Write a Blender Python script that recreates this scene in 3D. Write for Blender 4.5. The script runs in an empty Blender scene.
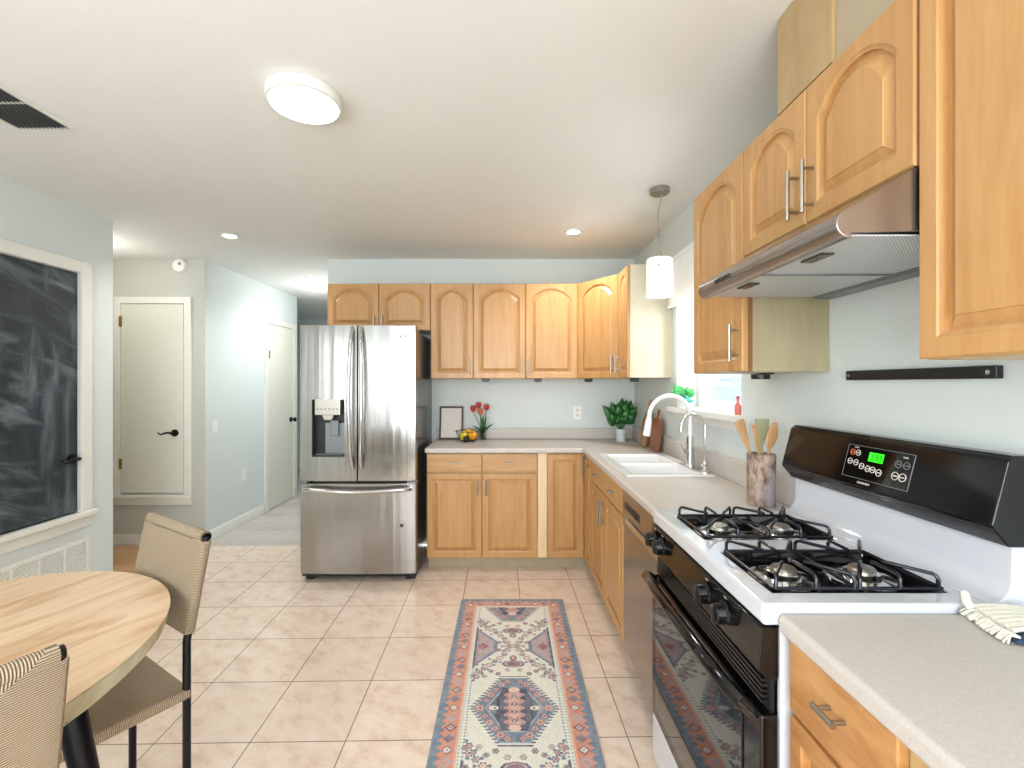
import bpy, bmesh, math, random
import numpy as np
from mathutils import Vector, Matrix
random.seed(7)
S = bpy.context.scene
COL = S.collection
PI = math.pi
R = math.radians

# ------------------------------------------------------------------ camera, world, light, exposure
cam_d = bpy.data.cameras.new('camera'); cam = bpy.data.objects.new('camera', cam_d); COL.objects.link(cam)
cam.location = (0, 0, 1.40); cam.rotation_euler = (R(90), 0, 0)
cam_d.sensor_width = 36; cam_d.lens = 465/1024*36; cam_d.shift_x = 5/1024; cam_d.clip_start = 0.02
S.camera = cam
S.view_settings.view_transform = 'Standard'; S.view_settings.look = 'None'
S.view_settings.exposure = 0.68
S.cycles.caustics_reflective = False; S.cycles.caustics_refractive = False; S.view_settings.gamma = 1; S.view_settings.use_curve_mapping = False
w = bpy.data.worlds.new('world'); S.world = w; w.use_nodes = True
w.node_tree.nodes['Background'].inputs[0].default_value = (0.92, 0.96, 1.0, 1)
w.node_tree.nodes['Background'].inputs[1].default_value = 7.0

def area(name, loc, rot, sx, sy, power, col=(1, 1, 1), spread=180):
    l = bpy.data.lights.new(name, 'AREA'); l.shape = 'RECTANGLE'; l.size = sx; l.size_y = sy
    l.energy = power; l.color = col; l.spread = R(spread)
    o = bpy.data.objects.new(name, l); o.location = loc; o.rotation_euler = rot; COL.objects.link(o); return o
def portal(*a):
    o = area(*a); o.data.cycles.is_portal = True
portal('rear_window_portal', (-.275, -2.03, 1.425), (R(90), 0, 0), 2.55, 1.95, 1)
portal('side_window_portal', (1.17, 2.595, 1.69), (0, R(90), 0), 0.88, 0.79, 1)
portal('added_window_portal', (-2.71, -1.0, 1.55), (0, R(-90), 0), 1.3, 1.4, 1)  # portal for the unseen left window, which is added for more light
def bulb(name, loc, power, rad=0.03, col=(1, .95, .88)):
    l = bpy.data.lights.new(name, 'POINT'); l.energy = power; l.shadow_soft_size = rad; l.color = col
    o = bpy.data.objects.new(name, l); o.location = loc; COL.objects.link(o); return o
def downlight(name, loc, power, col=(1, .96, .90), ang=150):
    l = bpy.data.lights.new(name, 'SPOT'); l.energy = power; l.shadow_soft_size = .04; l.color = col
    l.spot_size = R(ang); l.spot_blend = .8
    o = bpy.data.objects.new(name, l); o.location = loc; COL.objects.link(o); return o

XR, XL, YB, ZC = 1.11, -2.64, 4.05, 2.49      # right wall, left wall, back wall, ceiling
YA = 4.065                                      # alcove wall / start of hall
EMIT_CEIL = 22.0

# ------------------------------------------------------------------ materials
def srgb(r, g, b):
    f = lambda c: (c/255/12.92 if c/255 <= .04045 else ((c/255+.055)/1.055)**2.4)
    return (f(r), f(g), f(b), 1)
class NT:
    def __init__(s, name):
        s.m = bpy.data.materials.new(name); s.m.use_nodes = True; s.t = s.m.node_tree; s.n = s.t.nodes
        s.b = s.n['Principled BSDF']
    def new(s, typ, **k):
        n = s.n.new(typ)
        for a, v in k.items():
            if a in n.inputs.keys() if hasattr(n.inputs, 'keys') else False: n.inputs[a].default_value = v
            else: setattr(n, a, v)
        return n
    def L(s, a, b): s.t.links.new(a, b)
    def coord(s, scale=(1, 1, 1), rot=(0, 0, 0), loc=(0, 0, 0), rand=False, kind='Object'):
        tc = s.n.new('ShaderNodeTexCoord'); mp = s.n.new('ShaderNodeMapping')
        mp.inputs['Scale'].default_value = scale; mp.inputs['Location'].default_value = loc
        src = tc.outputs[kind]
        if rand:
            oi = s.n.new('ShaderNodeObjectInfo'); mu = s.n.new('ShaderNodeVectorMath'); mu.operation = 'SCALE'
            s.L(oi.outputs['Location'], mu.inputs[0]); mu.inputs['Scale'].default_value = 3.7
            ad = s.n.new('ShaderNodeVectorMath'); ad.operation = 'ADD'; s.L(src, ad.inputs[0]); s.L(mu.outputs[0], ad.inputs[1]); src = ad.outputs[0]
        if any(rot):
            vr = s.n.new('ShaderNodeVectorRotate'); vr.rotation_type = 'EULER_XYZ'; vr.inputs['Rotation'].default_value = rot; s.L(src, vr.inputs['Vector']); src = vr.outputs[0]
        s.L(src, mp.inputs['Vector']); return mp.outputs['Vector']
    def noise(s, vec, scale=5, detail=3, rough=.5, dist=0):
        n = s.n.new('ShaderNodeTexNoise'); n.inputs['Scale'].default_value = scale; n.inputs['Detail'].default_value = detail
        n.inputs['Roughness'].default_value = rough; n.inputs['Distortion'].default_value = dist
        if vec is not None: s.L(vec, n.inputs['Vector'])
        return n.outputs['Fac']
    def ramp(s, fac, stops, interp='LINEAR'):
        r = s.n.new('ShaderNodeValToRGB'); e = r.color_ramp.elements; r.color_ramp.interpolation = interp
        while len(e) < len(stops): e.new(.5)
        for i, (p, c) in enumerate(stops): e[i].position = p; e[i].color = c
        s.L(fac, r.inputs['Fac']); return r.outputs['Color']
    def mix(s, a, b, fac, blend='MIX'):
        m = s.n.new('ShaderNodeMix'); m.data_type = 'RGBA'; m.blend_type = blend
        for i, v in ((0, fac), (6, a), (7, b)):
            if hasattr(v, 'is_output') or isinstance(v, bpy.types.NodeSocket): s.L(v, m.inputs[i])
            else: m.inputs[i].default_value = v
        return m.outputs[2]
    def math(s, op, a, b=0.0, c=None):
        m = s.n.new('ShaderNodeMath'); m.operation = op
        for i, v in enumerate((a, b) if c is None else (a, b, c)):
            if isinstance(v, bpy.types.NodeSocket): s.L(v, m.inputs[i])
            else: m.inputs[i].default_value = v
        return m.outputs[0]
    def bump(s, h, strength=.2, dist=.002):
        b = s.n.new('ShaderNodeBump'); b.inputs['Strength'].default_value = strength; b.inputs['Distance'].default_value = dist
        s.L(h, b.inputs['Height']); s.L(b.outputs[0], s.b.inputs['Normal'])
    def set(s, **k):
        for a, v in k.items():
            key = {'rough': 'Roughness', 'metal': 'Metallic', 'spec': 'Specular IOR Level', 'coat': 'Coat Weight', 'trans': 'Transmission Weight',
                   'ior': 'IOR', 'alpha': 'Alpha', 'color': 'Base Color', 'aniso': 'Anisotropic', 'arot': 'Anisotropic Rotation', 'emis': 'Emission Color', 'es': 'Emission Strength', 'sheen': 'Sheen Weight', 'crough': 'Coat Roughness', 'sss': 'Subsurface Weight'}[a]
            if isinstance(v, bpy.types.NodeSocket): s.L(v, s.b.inputs[key])
            else: s.b.inputs[key].default_value = v
        return s
def plain(name, rgb, rough=.5, metal=0, var=.04, scale=12, bump=0, **k):
    t = NT(name); c = srgb(*rgb); f = t.noise(t.coord(rand=True), scale, 3)
    lo = tuple(max(0, x*(1-var)) for x in c[:3])+(1,); hi = tuple(min(1, x*(1+var)) for x in c[:3])+(1,)
    t.set(color=t.ramp(f, [(.3, lo), (.7, hi)]), rough=rough, metal=metal, **k)
    if bump: t.bump(t.noise(t.coord(), scale*14, 2), bump, .001)
    return t.m
def wood(name, c1, c2, c3, sc=(14, 14, 1.3), rough=.38, rot=(0, 0, 0), coat=.15, blotch=.25):
    t = NT(name); v = t.coord(sc, rot, rand=True)
    g = t.noise(v, 2.2, 6, .6, .5)
    col = t.ramp(g, [(.28, srgb(*c1)), (.5, srgb(*c2)), (.75, srgb(*c3))])
    v2 = t.coord(tuple(x*.35 for x in sc), rot, rand=True); b = t.noise(v2, 1.4, 2)
    col2 = t.mix(col, srgb(*c1), t.math('MULTIPLY', t.math('SUBTRACT', b, .45), blotch*4))
    t.set(color=col2, rough=rough, coat=coat, crough=.3); t.bump(g, .05, .001); return t.m
M = {}
M['maple'] = wood('maple', (178, 130, 77), (191, 146, 92), (200, 157, 105))
M['maple_h'] = wood('maple_across', (178, 130, 77), (191, 146, 92), (200, 157, 105), sc=(1.3, 14, 14))
M['knotty'] = wood('knotty_maple', (160, 104, 54), (196, 144, 88), (212, 166, 112), sc=(1.8, 8, 9), blotch=.6)
M['carcass'] = wood('cabinet_side', (190, 160, 112), (202, 174, 126), (208, 182, 136), sc=(10, 10, 1), coat=.05)
M['side_panel'] = wood('laminate_side', (160, 148, 116), (168, 156, 124), (176, 164, 132), sc=(8, 8, 1), coat=.05, blotch=.1)
M['chase'] = wood('plywood', (166, 140, 98), (176, 150, 108), (184, 160, 118), sc=(8, 8, 2), coat=0)
M['edge'] = plain('frame_edge', (128, 88, 48), .5)
M['cream_panel'] = plain('cream_panel', (204, 196, 174), .45)
M['pale_wood'] = wood('pale_filler', (222, 196, 152), (232, 208, 168), (236, 214, 176))
M['toekick'] = plain('toekick', (172, 158, 132), .6)
M['wall'] = plain('wall_paint', (212, 220, 218), .65, var=.01, bump=.03)
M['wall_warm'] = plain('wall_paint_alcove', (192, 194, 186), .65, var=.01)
M['ceiling'] = plain('ceiling_paint', (230, 231, 228), .8, var=.008, bump=.04)
M['white'] = plain('white_trim', (228, 228, 220), .4, var=.01)
M['door'] = plain('white_door', (220, 220, 208), .45, var=.015)
M['enamel'] = plain('white_enamel', (212, 216, 223), .12, var=.01, coat=.6)
M['sink'] = plain('sink_enamel', (238, 238, 238), .18, var=.01, coat=.4)
M['black'] = plain('black_plastic', (22, 22, 24), .35)
M['dark'] = plain('gap_shade', (10, 10, 10), .9)  # near-black stands in for the shade inside openings, holes and slots
M['iron'] = plain('cast_iron', (14, 18, 28), .25, bump=.1)
M['glassblack'] = plain('black_glass', (8, 8, 9), .04, coat=.5)
M['gloss'] = plain('gloss_black_enamel', (13, 12, 13), .08)
M['frame'] = plain('navy_frame', (7, 7, 16), .32, spec=.3)
M['chrome'] = plain('chrome', (215, 215, 215), .12, 1.0, var=.01)
M['nickel'] = plain('brushed_nickel', (170, 165, 155), .3, 1.0, var=.03)
M['whitechrome'] = plain('white_hose', (236, 236, 236), .25, .1)
M['bronze'] = plain('dark_bronze', (30, 24, 20), .35, .6)
M['brass'] = plain('antique_brass', (150, 120, 60), .35, .9)
M['plate'] = plain('white_plate', (236, 236, 232), .35, var=.005)
M['pot'] = plain('ceramic_pot', (205, 212, 216), .35)
M['soil'] = plain('soil', (50, 38, 28), .95, bump=.5)
M['stem'] = plain('stem_green', (60, 120, 50), .5)
M['leaf2'] = plain('light_leaf', (70, 170, 90), .4, var=.25, scale=20)
M['leafblue'] = plain('teal_leaf', (70, 180, 165), .4, var=.15, scale=20)
M['tulip'] = plain('tulip_red', (200, 52, 44), .45, var=.25, scale=25)
M['tulip2'] = plain('tulip_orange', (222, 110, 72), .45, var=.25, scale=25)
M['orange'] = plain('orange_peel', (240, 170, 30), .4, bump=.3)
M['lemon'] = plain('lemon_peel', (225, 205, 60), .4, bump=.2)
M['avocado'] = plain('avocado_skin', (38, 42, 30), .6, bump=.4)
M['walnut'] = wood('walnut', (92, 46, 20), (150, 84, 42), (186, 116, 62), sc=(12, 12, 1.5))
M['acacia'] = wood('acacia', (120, 78, 40), (176, 124, 70), (214, 170, 110), sc=(16, 16, 1))
M['spoon'] = wood('spoon_wood', (160, 112, 66), (184, 140, 92), (198, 158, 110))
M['sage'] = plain('sage_wood', (150, 152, 118), .6)
M['redglass'] = plain('red_bottle', (215, 110, 100), .2, var=.1)
M['fringe'] = plain('white_fringe', (226, 224, 212), .9, bump=.6)
M['bluecloth'] = plain('blue_cloth', (46, 62, 92), .85, bump=.4)
M['print'] = plain('pale_print', (222, 216, 208), .6, var=.05, scale=30)
M['picframe'] = plain('brown_frame', (66, 52, 50), .5)
M['shade_cloth'] = plain('window_shade', (238, 240, 240), .8, var=.01)
M['filterbar'] = plain('hood_grey', (128, 134, 136), .4, .3)
t = NT('leaf_green'); t.set(color=t.ramp(t.noise(t.coord((30, 30, 30)), 1, 2), [(.35, srgb(16, 62, 22)), (.6, srgb(36, 110, 40)), (.75, srgb(110, 170, 80))]), rough=.35); M['leaf'] = t.m
t = NT('window_glass'); tr = t.n.new('ShaderNodeBsdfTransparent'); gl = t.n.new('ShaderNodeBsdfGlossy'); gl.inputs['Roughness'].default_value = .02
mx = t.n.new('ShaderNodeMixShader'); mx.inputs[0].default_value = .06; t.L(tr.outputs[0], mx.inputs[1]); t.L(gl.outputs[0], mx.inputs[2])
t.L(mx.outputs[0], t.n['Material Output'].inputs['Surface']); M['pane'] = t.m
t = NT('clear_glass'); t.set(color=(.85, .95, .95, 1), rough=.02, trans=1.0, ior=1.3); M['glass'] = t.m
def emissive(name, col, strength, base=(1, 1, 1, 1)):
    t = NT(name); t.set(color=base, emis=col, es=strength, rough=.6); return t.m
M['lamp'] = emissive('lamp_diffuser', (1, .97, .93, 1), EMIT_CEIL)
M['lamp_small'] = emissive('downlight_diffuser', (1, .97, .92, 1), 12)
t = NT('pendant_opal'); z = t.n.new('ShaderNodeSeparateXYZ'); t.L(t.coord(), z.inputs[0])
t.set(color=srgb(240, 238, 225), rough=.4, emis=(1, .95, .84, 1), es=.25); M['opal'] = t.m
t = NT('led_green'); t.set(color=(0, .1, 0, 1), emis=(.03, 1, .02, 1), es=1.0); M['led'] = t.m
M['led_dark'] = plain('led_digit', (0, 110, 10), .5)
# brushed steel
def steel(name, rgb, rough, sc, amt=.05, wav=.35):
    t = NT(name); f = t.noise(t.coord(sc), 1, 4, .6)
    c = srgb(*rgb); t.set(color=t.mix(c, tuple(x*.86 for x in c[:3])+(1,), f), metal=1.0, aniso=.75, arot=0.0)
    t.set(rough=t.math('ADD', rough, t.math('MULTIPLY', f, amt)))
    tg = t.n.new('ShaderNodeTangent'); tg.direction_type = 'RADIAL'; tg.axis = 'Z'; t.L(tg.outputs[0], t.b.inputs['Tangent'])
    t.bump(t.noise(t.coord((13, 7, .35)), 1, 2), wav, .014); return t.m
M['steel'] = steel('brushed_steel', (168, 166, 163), .16, (2, 2, 350))
M['steel_hood'] = steel('hood_steel', (176, 170, 166), .22, (350, 2, 350), wav=0.0)
M['case'] = plain('fridge_case', (70, 70, 68), .22, .35)
# countertop
t = NT('counter_laminate'); v = t.coord(); a = t.noise(v, 260, 2, .7); b = t.noise(v, 3, 2)
c = t.ramp(a, [(.35, srgb(190, 181, 173)), (.5, srgb(196, 189, 182)), (.68, srgb(203, 197, 191))])
t.set(color=t.mix(c, srgb(200, 195, 190), t.math('MULTIPLY', b, .3)), rough=.42); M['counter'] = t.m
# tile floor
t = NT('floor_tile'); v = t.coord((1, 1, 1), (0, 0, R(-1.1)), (-.143, -1.835, 0), kind='Object')
br = t.n.new('ShaderNodeTexBrick'); br.offset = 0; br.squash = 1
for k, x in (('Scale', 1), ('Mortar Size', .0022), ('Mortar Smooth', .1), ('Brick Width', .3705), ('Row Height', .372), ('Bias', 0)): br.inputs[k].default_value = x
t.L(v, br.inputs['Vector']); br.inputs['Color1'].default_value = (0, 0, 0, 1); br.inputs['Color2'].default_value = (1, 1, 1, 1)
vd = t.coord((1, 1.6, 1), (0, 0, R(35))); f = t.noise(vd, 8, 6, .68, .15); f2 = t.noise(t.coord(), 2, 2)
c = t.ramp(f, [(.34, srgb(216, 191, 171)), (.48, srgb(231, 211, 193)), (.66, srgb(238, 222, 207))])
c = t.mix(c, srgb(214, 194, 176), t.math('MULTIPLY', br.outputs['Color'], .25))
c = t.mix(c, srgb(126, 110, 98), br.outputs['Fac'])
t.set(color=c, rough=.24)
t.bump(t.math('SUBTRACT', 1.0, br.outputs['Fac']), .4, .002); M['tile'] = t.m
# hall planks
def planks(name, c1, c2, c3, w=.12, L=1.2, rot=0.0):
    t = NT(name); v = t.coord((1, 1, 1), (0, 0, rot))
    br = t.n.new('ShaderNodeTexBrick'); br.offset = .37
    for k, x in (('Scale', 1), ('Mortar Size', .0012), ('Brick Width', L), ('Row Height', w), ('Bias', 0)): br.inputs[k].default_value = x
    t.L(v, br.inputs['Vector']); br.inputs['Color1'].default_value = srgb(*c1); br.inputs['Color2'].default_value = srgb(*c2); br.inputs['Mortar'].default_value = srgb(*[int(x*.6) for x in c1])
    g = t.noise(t.coord((2, 22, 2), (0, 0, rot)), 3, 5, .6)
    t.set(color=t.mix(br.outputs['Color'], srgb(*c3), t.math('MULTIPLY', g, .5)), rough=.22); return t.m
M['hall_floor'] = planks('hall_planks', (196, 188, 182), (208, 202, 196), (176, 168, 164))
M['oak_floor'] = planks('oak_planks', (196, 150, 108), (208, 164, 120), (170, 124, 84))
# chalkboard
t = NT('chalkboard'); a = t.noise(t.coord((1, 1.2, 5), (R(18), 0, 0)), 1.6, 5, .55, 1.2); b = t.noise(t.coord((1, 5, .8)), 1.6, 4, .5, .8); k = t.noise(t.coord(), 2.2, 2)
m = t.math('MULTIPLY', t.math('SUBTRACT', t.math('MAXIMUM', a, b), .43), t.math('MULTIPLY', k, 2.4))
t.set(color=t.ramp(m, [(0, srgb(36, 42, 46)), (.10, srgb(48, 56, 62)), (.26, srgb(92, 102, 108)), (.45, srgb(134, 144, 148))]), rough=.55); M['chalk'] = t.m
# tabletop wood
def table_wood(name, c1, c2, c3, dark):
    t = NT(name); rot = (0, 0, R(-72))
    g = t.noise(t.coord((1, 9, 1), rot), 3.0, 8, .68, 1.2); h = t.noise(t.coord((1.2, 5, 1), rot), 1.9, 5, .6, 1.0)
    c = t.ramp(g, [(.3, srgb(*c1)), (.5, srgb(*c2)), (.72, srgb(*c3))])
    c = t.mix(c, srgb(*dark), t.ramp(h, [(.47, (0, 0, 0, 1)), (.66, (.85,)*3+(1,))]))
    br = t.n.new('ShaderNodeTexBrick'); br.offset = .5
    for k, x in (('Scale', 1), ('Mortar Size', .0006), ('Brick Width', 3), ('Row Height', .11)): br.inputs[k].default_value = x
    t.L(t.coord((1, 1, 1), rot), br.inputs['Vector']); br.inputs['Color1'].default_value = (0, 0, 0, 1); br.inputs['Color2'].default_value = (1, 1, 1, 1)
    c = t.mix(c, srgb(*c1), t.math('MULTIPLY', br.outputs['Color'], .35))
    t.set(color=c, rough=.42); t.bump(g, .08, .001); return t.m
M['tabletop'] = table_wood('mango_top', (204, 172, 136), (220, 194, 162), (228, 206, 178), (180, 132, 88))
M['tableedge'] = table_wood('mango_edge', (186, 182, 150), (208, 204, 174), (220, 217, 192), (150, 118, 84))
# bark vase
t = NT('birch_bark'); a = t.noise(t.coord((1, 1, .5)), 45, 5, .7); b = t.noise(t.coord((1, 1, .35)), 14, 3)
c = t.ramp(a, [(.34, srgb(74, 56, 52)), (.48, srgb(148, 124, 108)), (.66, srgb(186, 166, 150))])
t.set(color=t.mix(c, srgb(150, 148, 158), t.ramp(b, [(.45, (0, 0, 0, 1)), (.62, (.7,)*3+(1,))])), rough=.8); t.bump(a, .6, .004); M['bark'] = t.m
# hood filter mesh
t = NT('hood_filter'); ck = t.n.new('ShaderNodeTexChecker'); ck.inputs['Scale'].default_value = 260; t.L(t.coord(), ck.inputs['Vector'])
t.set(color=t.mix(srgb(228, 232, 236), srgb(170, 176, 180), ck.outputs['Fac']), rough=.4, metal=.3); t.bump(ck.outputs['Fac'], .5, .001); M['filter'] = t.m
# woven cord with envelope weave
def cord(name, c1, c2, hw, hh, zc, axis2, per=.0046):
    t = NT(name); tc = t.n.new('ShaderNodeTexCoord'); sp = t.n.new('ShaderNodeSeparateXYZ'); t.L(tc.outputs['Object'], sp.inputs[0])
    x = sp.outputs['X']; z = sp.outputs[axis2]
    zz = t.math('SUBTRACT', z, zc)
    sel = t.math('GREATER_THAN', t.math('DIVIDE', t.math('ABSOLUTE', zz), hh), t.math('DIVIDE', t.math('ABSOLUTE', x), hw))
    sx = t.math('SINE', t.math('MULTIPLY', x, 2*PI/per)); sz = t.math('SINE', t.math('MULTIPLY', z, 2*PI/per))
    h = t.math('ADD', t.math('MULTIPLY', sel, sx), t.math('MULTIPLY', t.math('SUBTRACT', 1.0, sel), sz))
    h = t.math('MULTIPLY', t.math('ADD', h, 1.0), .5)
    n = t.noise(t.coord(), 90, 3)
    t.set(color=t.mix(t.ramp(h, [(.05, srgb(*[int(k*.55) for k in c1])), (.4, srgb(*c1)), (.9, srgb(*c2))]), srgb(*c1), t.math('MULTIPLY', n, .35)), rough=.8)
    t.bump(h, .9, .002); return t.m
M['cord_back'] = cord('cord_back', (158, 138, 112), (200, 182, 156), .21, .16, .79, 'Z')
M['cord_seat'] = cord('cord_seat', (168, 146, 120), (206, 186, 160), .21, .19, .0, 'Y')
M['cord_wrap'] = plain('cord_wrap', (205, 182, 150), .8, bump=.4)
t = NT('rug_pile'); at = t.n.new('ShaderNodeAttribute'); at.attribute_name = 'pattern'
n = t.noise(t.coord(), 420, 2); t.set(color=t.mix(at.outputs['Color'], (1, 1, 1, 1), t.math('MULTIPLY', n, .10)), rough=.95, sheen=.2); t.bump(n, .5, .002); M['rug'] = t.m
t = NT('siding'); wv = t.n.new('ShaderNodeTexWave'); wv.bands_direction = 'Z'; wv.wave_profile = 'SAW'; wv.inputs['Scale'].default_value = 2.4; t.L(t.coord(), wv.inputs['Vector'])
t.set(color=t.ramp(wv.outputs['Fac'], [(0, srgb(48, 62, 74)), (.25, srgb(68, 75, 82)), (1, srgb(73, 79, 86))]), rough=.7); M['siding'] = t.m

# ------------------------------------------------------------------ builders
class MB:
    def __init__(s): s.b = bmesh.new()
    def box(s, x0, y0, z0, x1, y1, z1, mat=None):
        v = [s.b.verts.new(Vector(p)) for p in [(x0, y0, z0), (x1, y0, z0), (x1, y1, z0), (x0, y1, z0), (x0, y0, z1), (x1, y0, z1), (x1, y1, z1), (x0, y1, z1)]]
        for f in ((0, 3, 2, 1), (4, 5, 6, 7), (0, 1, 5, 4), (1, 2, 6, 5), (2, 3, 7, 6), (3, 0, 4, 7)): s.b.faces.new([v[i] for i in f])
        if mat is not None: bmesh.ops.transform(s.b, matrix=mat, verts=v)
        return s
    def prism(s, pts, a0, a1, axis='x', mat=None):
        # pts: 2D outline extruded along axis; axis x -> pts are (y,z); y -> (x,z); z -> (x,y)
        def P(p, a): return {'x': (a, p[0], p[1]), 'y': (p[0], a, p[1]), 'z': (p[0], p[1], a)}[axis]
        A = [s.b.verts.new(P(p, a0)) for p in pts]; B = [s.b.verts.new(P(p, a1)) for p in pts]; n = len(pts)
        s.b.faces.new(A); s.b.faces.new(B[::-1])
        for i in range(n): s.b.faces.new((A[i], B[i], B[(i+1) % n], A[(i+1) % n]))
        if mat is not None: bmesh.ops.transform(s.b, matrix=mat, verts=A+B)
        return s
    def lathe(s, prof, cx=0, cy=0, n=24, mat=None):
        rings = []; allv = []
        for r, z in prof:
            if r < 1e-5: ring = [s.b.verts.new((cx, cy, z))]
            else: ring = [s.b.verts.new((cx+r*math.cos(2*PI*i/n), cy+r*math.sin(2*PI*i/n), z)) for i in range(n)]
            rings.append(ring); allv += ring
        for a, b in zip(rings, rings[1:]):
            for i in range(n):
                j = (i+1) % n
                if len(a) == 1 and len(b) == 1: continue
                if len(a) == 1: s.b.faces.new((a[0], b[j], b[i]))
                elif len(b) == 1: s.b.faces.new((a[i], a[j], b[0]))
                else: s.b.faces.new((a[i], a[j], b[j], b[i]))
        if mat is not None: bmesh.ops.transform(s.b, matrix=mat, verts=allv)
        return s
    def cyl(s, p0, p1, r, r2=None, n=16): return s.tube([p0, p1], [r, r if r2 is None else r2], n)
    def tube(s, pts, r, n=10, cap=True, flat=1.0):
        pts = [Vector(p) for p in pts]; rr = r if isinstance(r, (list, tuple)) else [r]*len(pts)
        rings = []; up = None
        for i, p in enumerate(pts):
            d = (pts[min(i+1, len(pts)-1)]-pts[max(i-1, 0)]).normalized()
            if up is None:
                up = Vector((0, 0, 1)) if abs(d.z) < .9 else Vector((1, 0, 0))
            u = (up-d*up.dot(d)).normalized(); up = u; v = d.cross(u)
            rings.append([s.b.verts.new(p+(u*math.cos(2*PI*k/n)*flat+v*math.sin(2*PI*k/n))*rr[i]) for k in range(n)])
        for a, b in zip(rings, rings[1:]):
            for k in range(n): s.b.faces.new((a[k], a[(k+1) % n], b[(k+1) % n], b[k]))
        if cap: s.b.faces.new(rings[0][::-1]); s.b.faces.new(rings[-1])
        return s
    def grid(s, f, nu, nv, thick=0):
        vs = [[s.b.verts.new(f(i/nu, j/nv)) for j in range(nv+1)] for i in range(nu+1)]
        for i in range(nu):
            for j in range(nv): s.b.faces.new((vs[i][j], vs[i+1][j], vs[i+1][j+1], vs[i][j+1]))
        return s
    def rings(s, loops, cap0=True, cap1=True):
        V = [[s.b.verts.new(p) for p in l] for l in loops]; n = len(V[0])
        for a, b in zip(V, V[1:]):
            for i in range(n): s.b.faces.new((a[i], a[(i+1) % n], b[(i+1) % n], b[i]))
        if cap0: s.b.faces.new(V[0][::-1])
        if cap1: s.b.faces.new(V[-1])
        return s
    def cells(s, xs, ys, inside, z0, z1):
        V = {}
        def g(i, j, z):
            if (i, j, z) not in V: V[(i, j, z)] = s.b.verts.new((xs[i], ys[j], z))
            return V[(i, j, z)]
        nx, ny = len(xs)-1, len(ys)-1
        I = lambda i, j: 0 <= i < nx and 0 <= j < ny and inside((xs[i]+xs[i+1])/2, (ys[j]+ys[j+1])/2)
        for i in range(nx):
            for j in range(ny):
                if not I(i, j): continue
                s.b.faces.new((g(i, j, z1), g(i+1, j, z1), g(i+1, j+1, z1), g(i, j+1, z1)))
                s.b.faces.new((g(i, j+1, z0), g(i+1, j+1, z0), g(i+1, j, z0), g(i, j, z0)))
                for di, dj, a, b in ((-1, 0, (i, j+1), (i, j)), (1, 0, (i+1, j), (i+1, j+1)), (0, -1, (i, j), (i+1, j)), (0, 1, (i+1, j+1), (i, j+1))):
                    if not I(i+di, j+dj): s.b.faces.new((g(*a, z0), g(*b, z0), g(*b, z1), g(*a, z1)))
        return s
    def build(s, name, mat, parent=None, bevel=0, smooth=None, segs=2, thick=0, sub=0, sharp=35):
        bmesh.ops.recalc_face_normals(s.b, faces=s.b.faces)
        me = bpy.data.meshes.new(name); s.b.to_mesh(me); s.b.free()
        o = bpy.data.objects.new(name, me); COL.objects.link(o); me.materials.append(mat if not isinstance(mat, str) else M[mat])
        if smooth is None: smooth = True
        if smooth:
            for p in me.polygons: p.use_smooth = True
            me.set_sharp_from_angle(angle=R(sharp))
        if thick:
            m = o.modifiers.new('solid', 'SOLIDIFY'); m.thickness = thick; m.offset = 0
        if bevel:
            m = o.modifiers.new('bevel', 'BEVEL'); m.width = bevel; m.segments = segs; m.limit_method = 'ANGLE'; m.angle_limit = R(40); m.harden_normals = True
        if sub:
            m = o.modifiers.new('sub', 'SUBSURF'); m.levels = sub; m.render_levels = sub
        if parent is not None: o.parent = parent
        return o
def tag(o, label, cat, group=None):
    o['label'] = label; o['category'] = cat
    if group: o['group'] = group
    return o
def thing(name, label, cat, loc=(0, 0, 0), rz=0, group=None):
    o = bpy.data.objects.new(name, None); COL.objects.link(o); o.location = loc; o.rotation_euler = (0, 0, rz); o.empty_display_size = .1
    return tag(o, label, cat, group)
def struct(o): o['kind'] = 'structure'; return o
def kids(o): return [c for c in bpy.data.objects if c.parent == o]
def dup(o, parent=None):
    c = o.copy(); COL.objects.link(c)
    if parent is not None: c.parent = parent
    for k in kids(o): dup(k, c)
    return c
def text(name, string, size, mat, parent, matrix, depth=.0006):
    cu = bpy.data.curves.new(name, 'FONT'); cu.body = string; cu.size = size; cu.extrude = depth; cu.align_x = 'CENTER'; cu.align_y = 'CENTER'
    tmp = bpy.data.objects.new('tmp', cu); me = bpy.data.meshes.new_from_object(tmp); bpy.data.objects.remove(tmp)
    me.transform(matrix); me.materials.clear(); me.materials.append(M[mat]); me.name = name
    o = bpy.data.objects.new(name, me); COL.objects.link(o); o.parent = parent; return o

# ------------------------------------------------------------------ room shell
YR = -2.0      # rear wall (behind the camera)
def panel(name, x0, y0, z0, x1, y1, z1, mat, bevel=0): return struct(MB().box(x0, y0, z0, x1, y1, z1).build(name, mat, bevel=bevel))
panel('floor', XL-.1, YR-.1, -.08, XR+.15, 4.03, 0, 'tile')
o = panel('floor_hall', -5.2, 4.03, -.08, -1.3, 8.0, -.001, 'hall_floor')
panel('floor_alcove', -3.75, 3.0, -.08, XL-.101, 4.03, -.001, 'oak_floor')
panel('ceiling', -5.2, YR-.1, ZC, XR+.15, 8.0, ZC+.1, 'ceiling')
panel('wall_back', -1.56, YB, 0, XR+.15, YB+.14, ZC, 'wall')
panel('wall_hall_right', -1.56, YB+.14, 0, -1.44, 8.0, ZC, 'wall')
panel('wall_hall_end', -5.2, 7.8, 0, -1.56, 7.92, ZC, 'wall')
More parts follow.
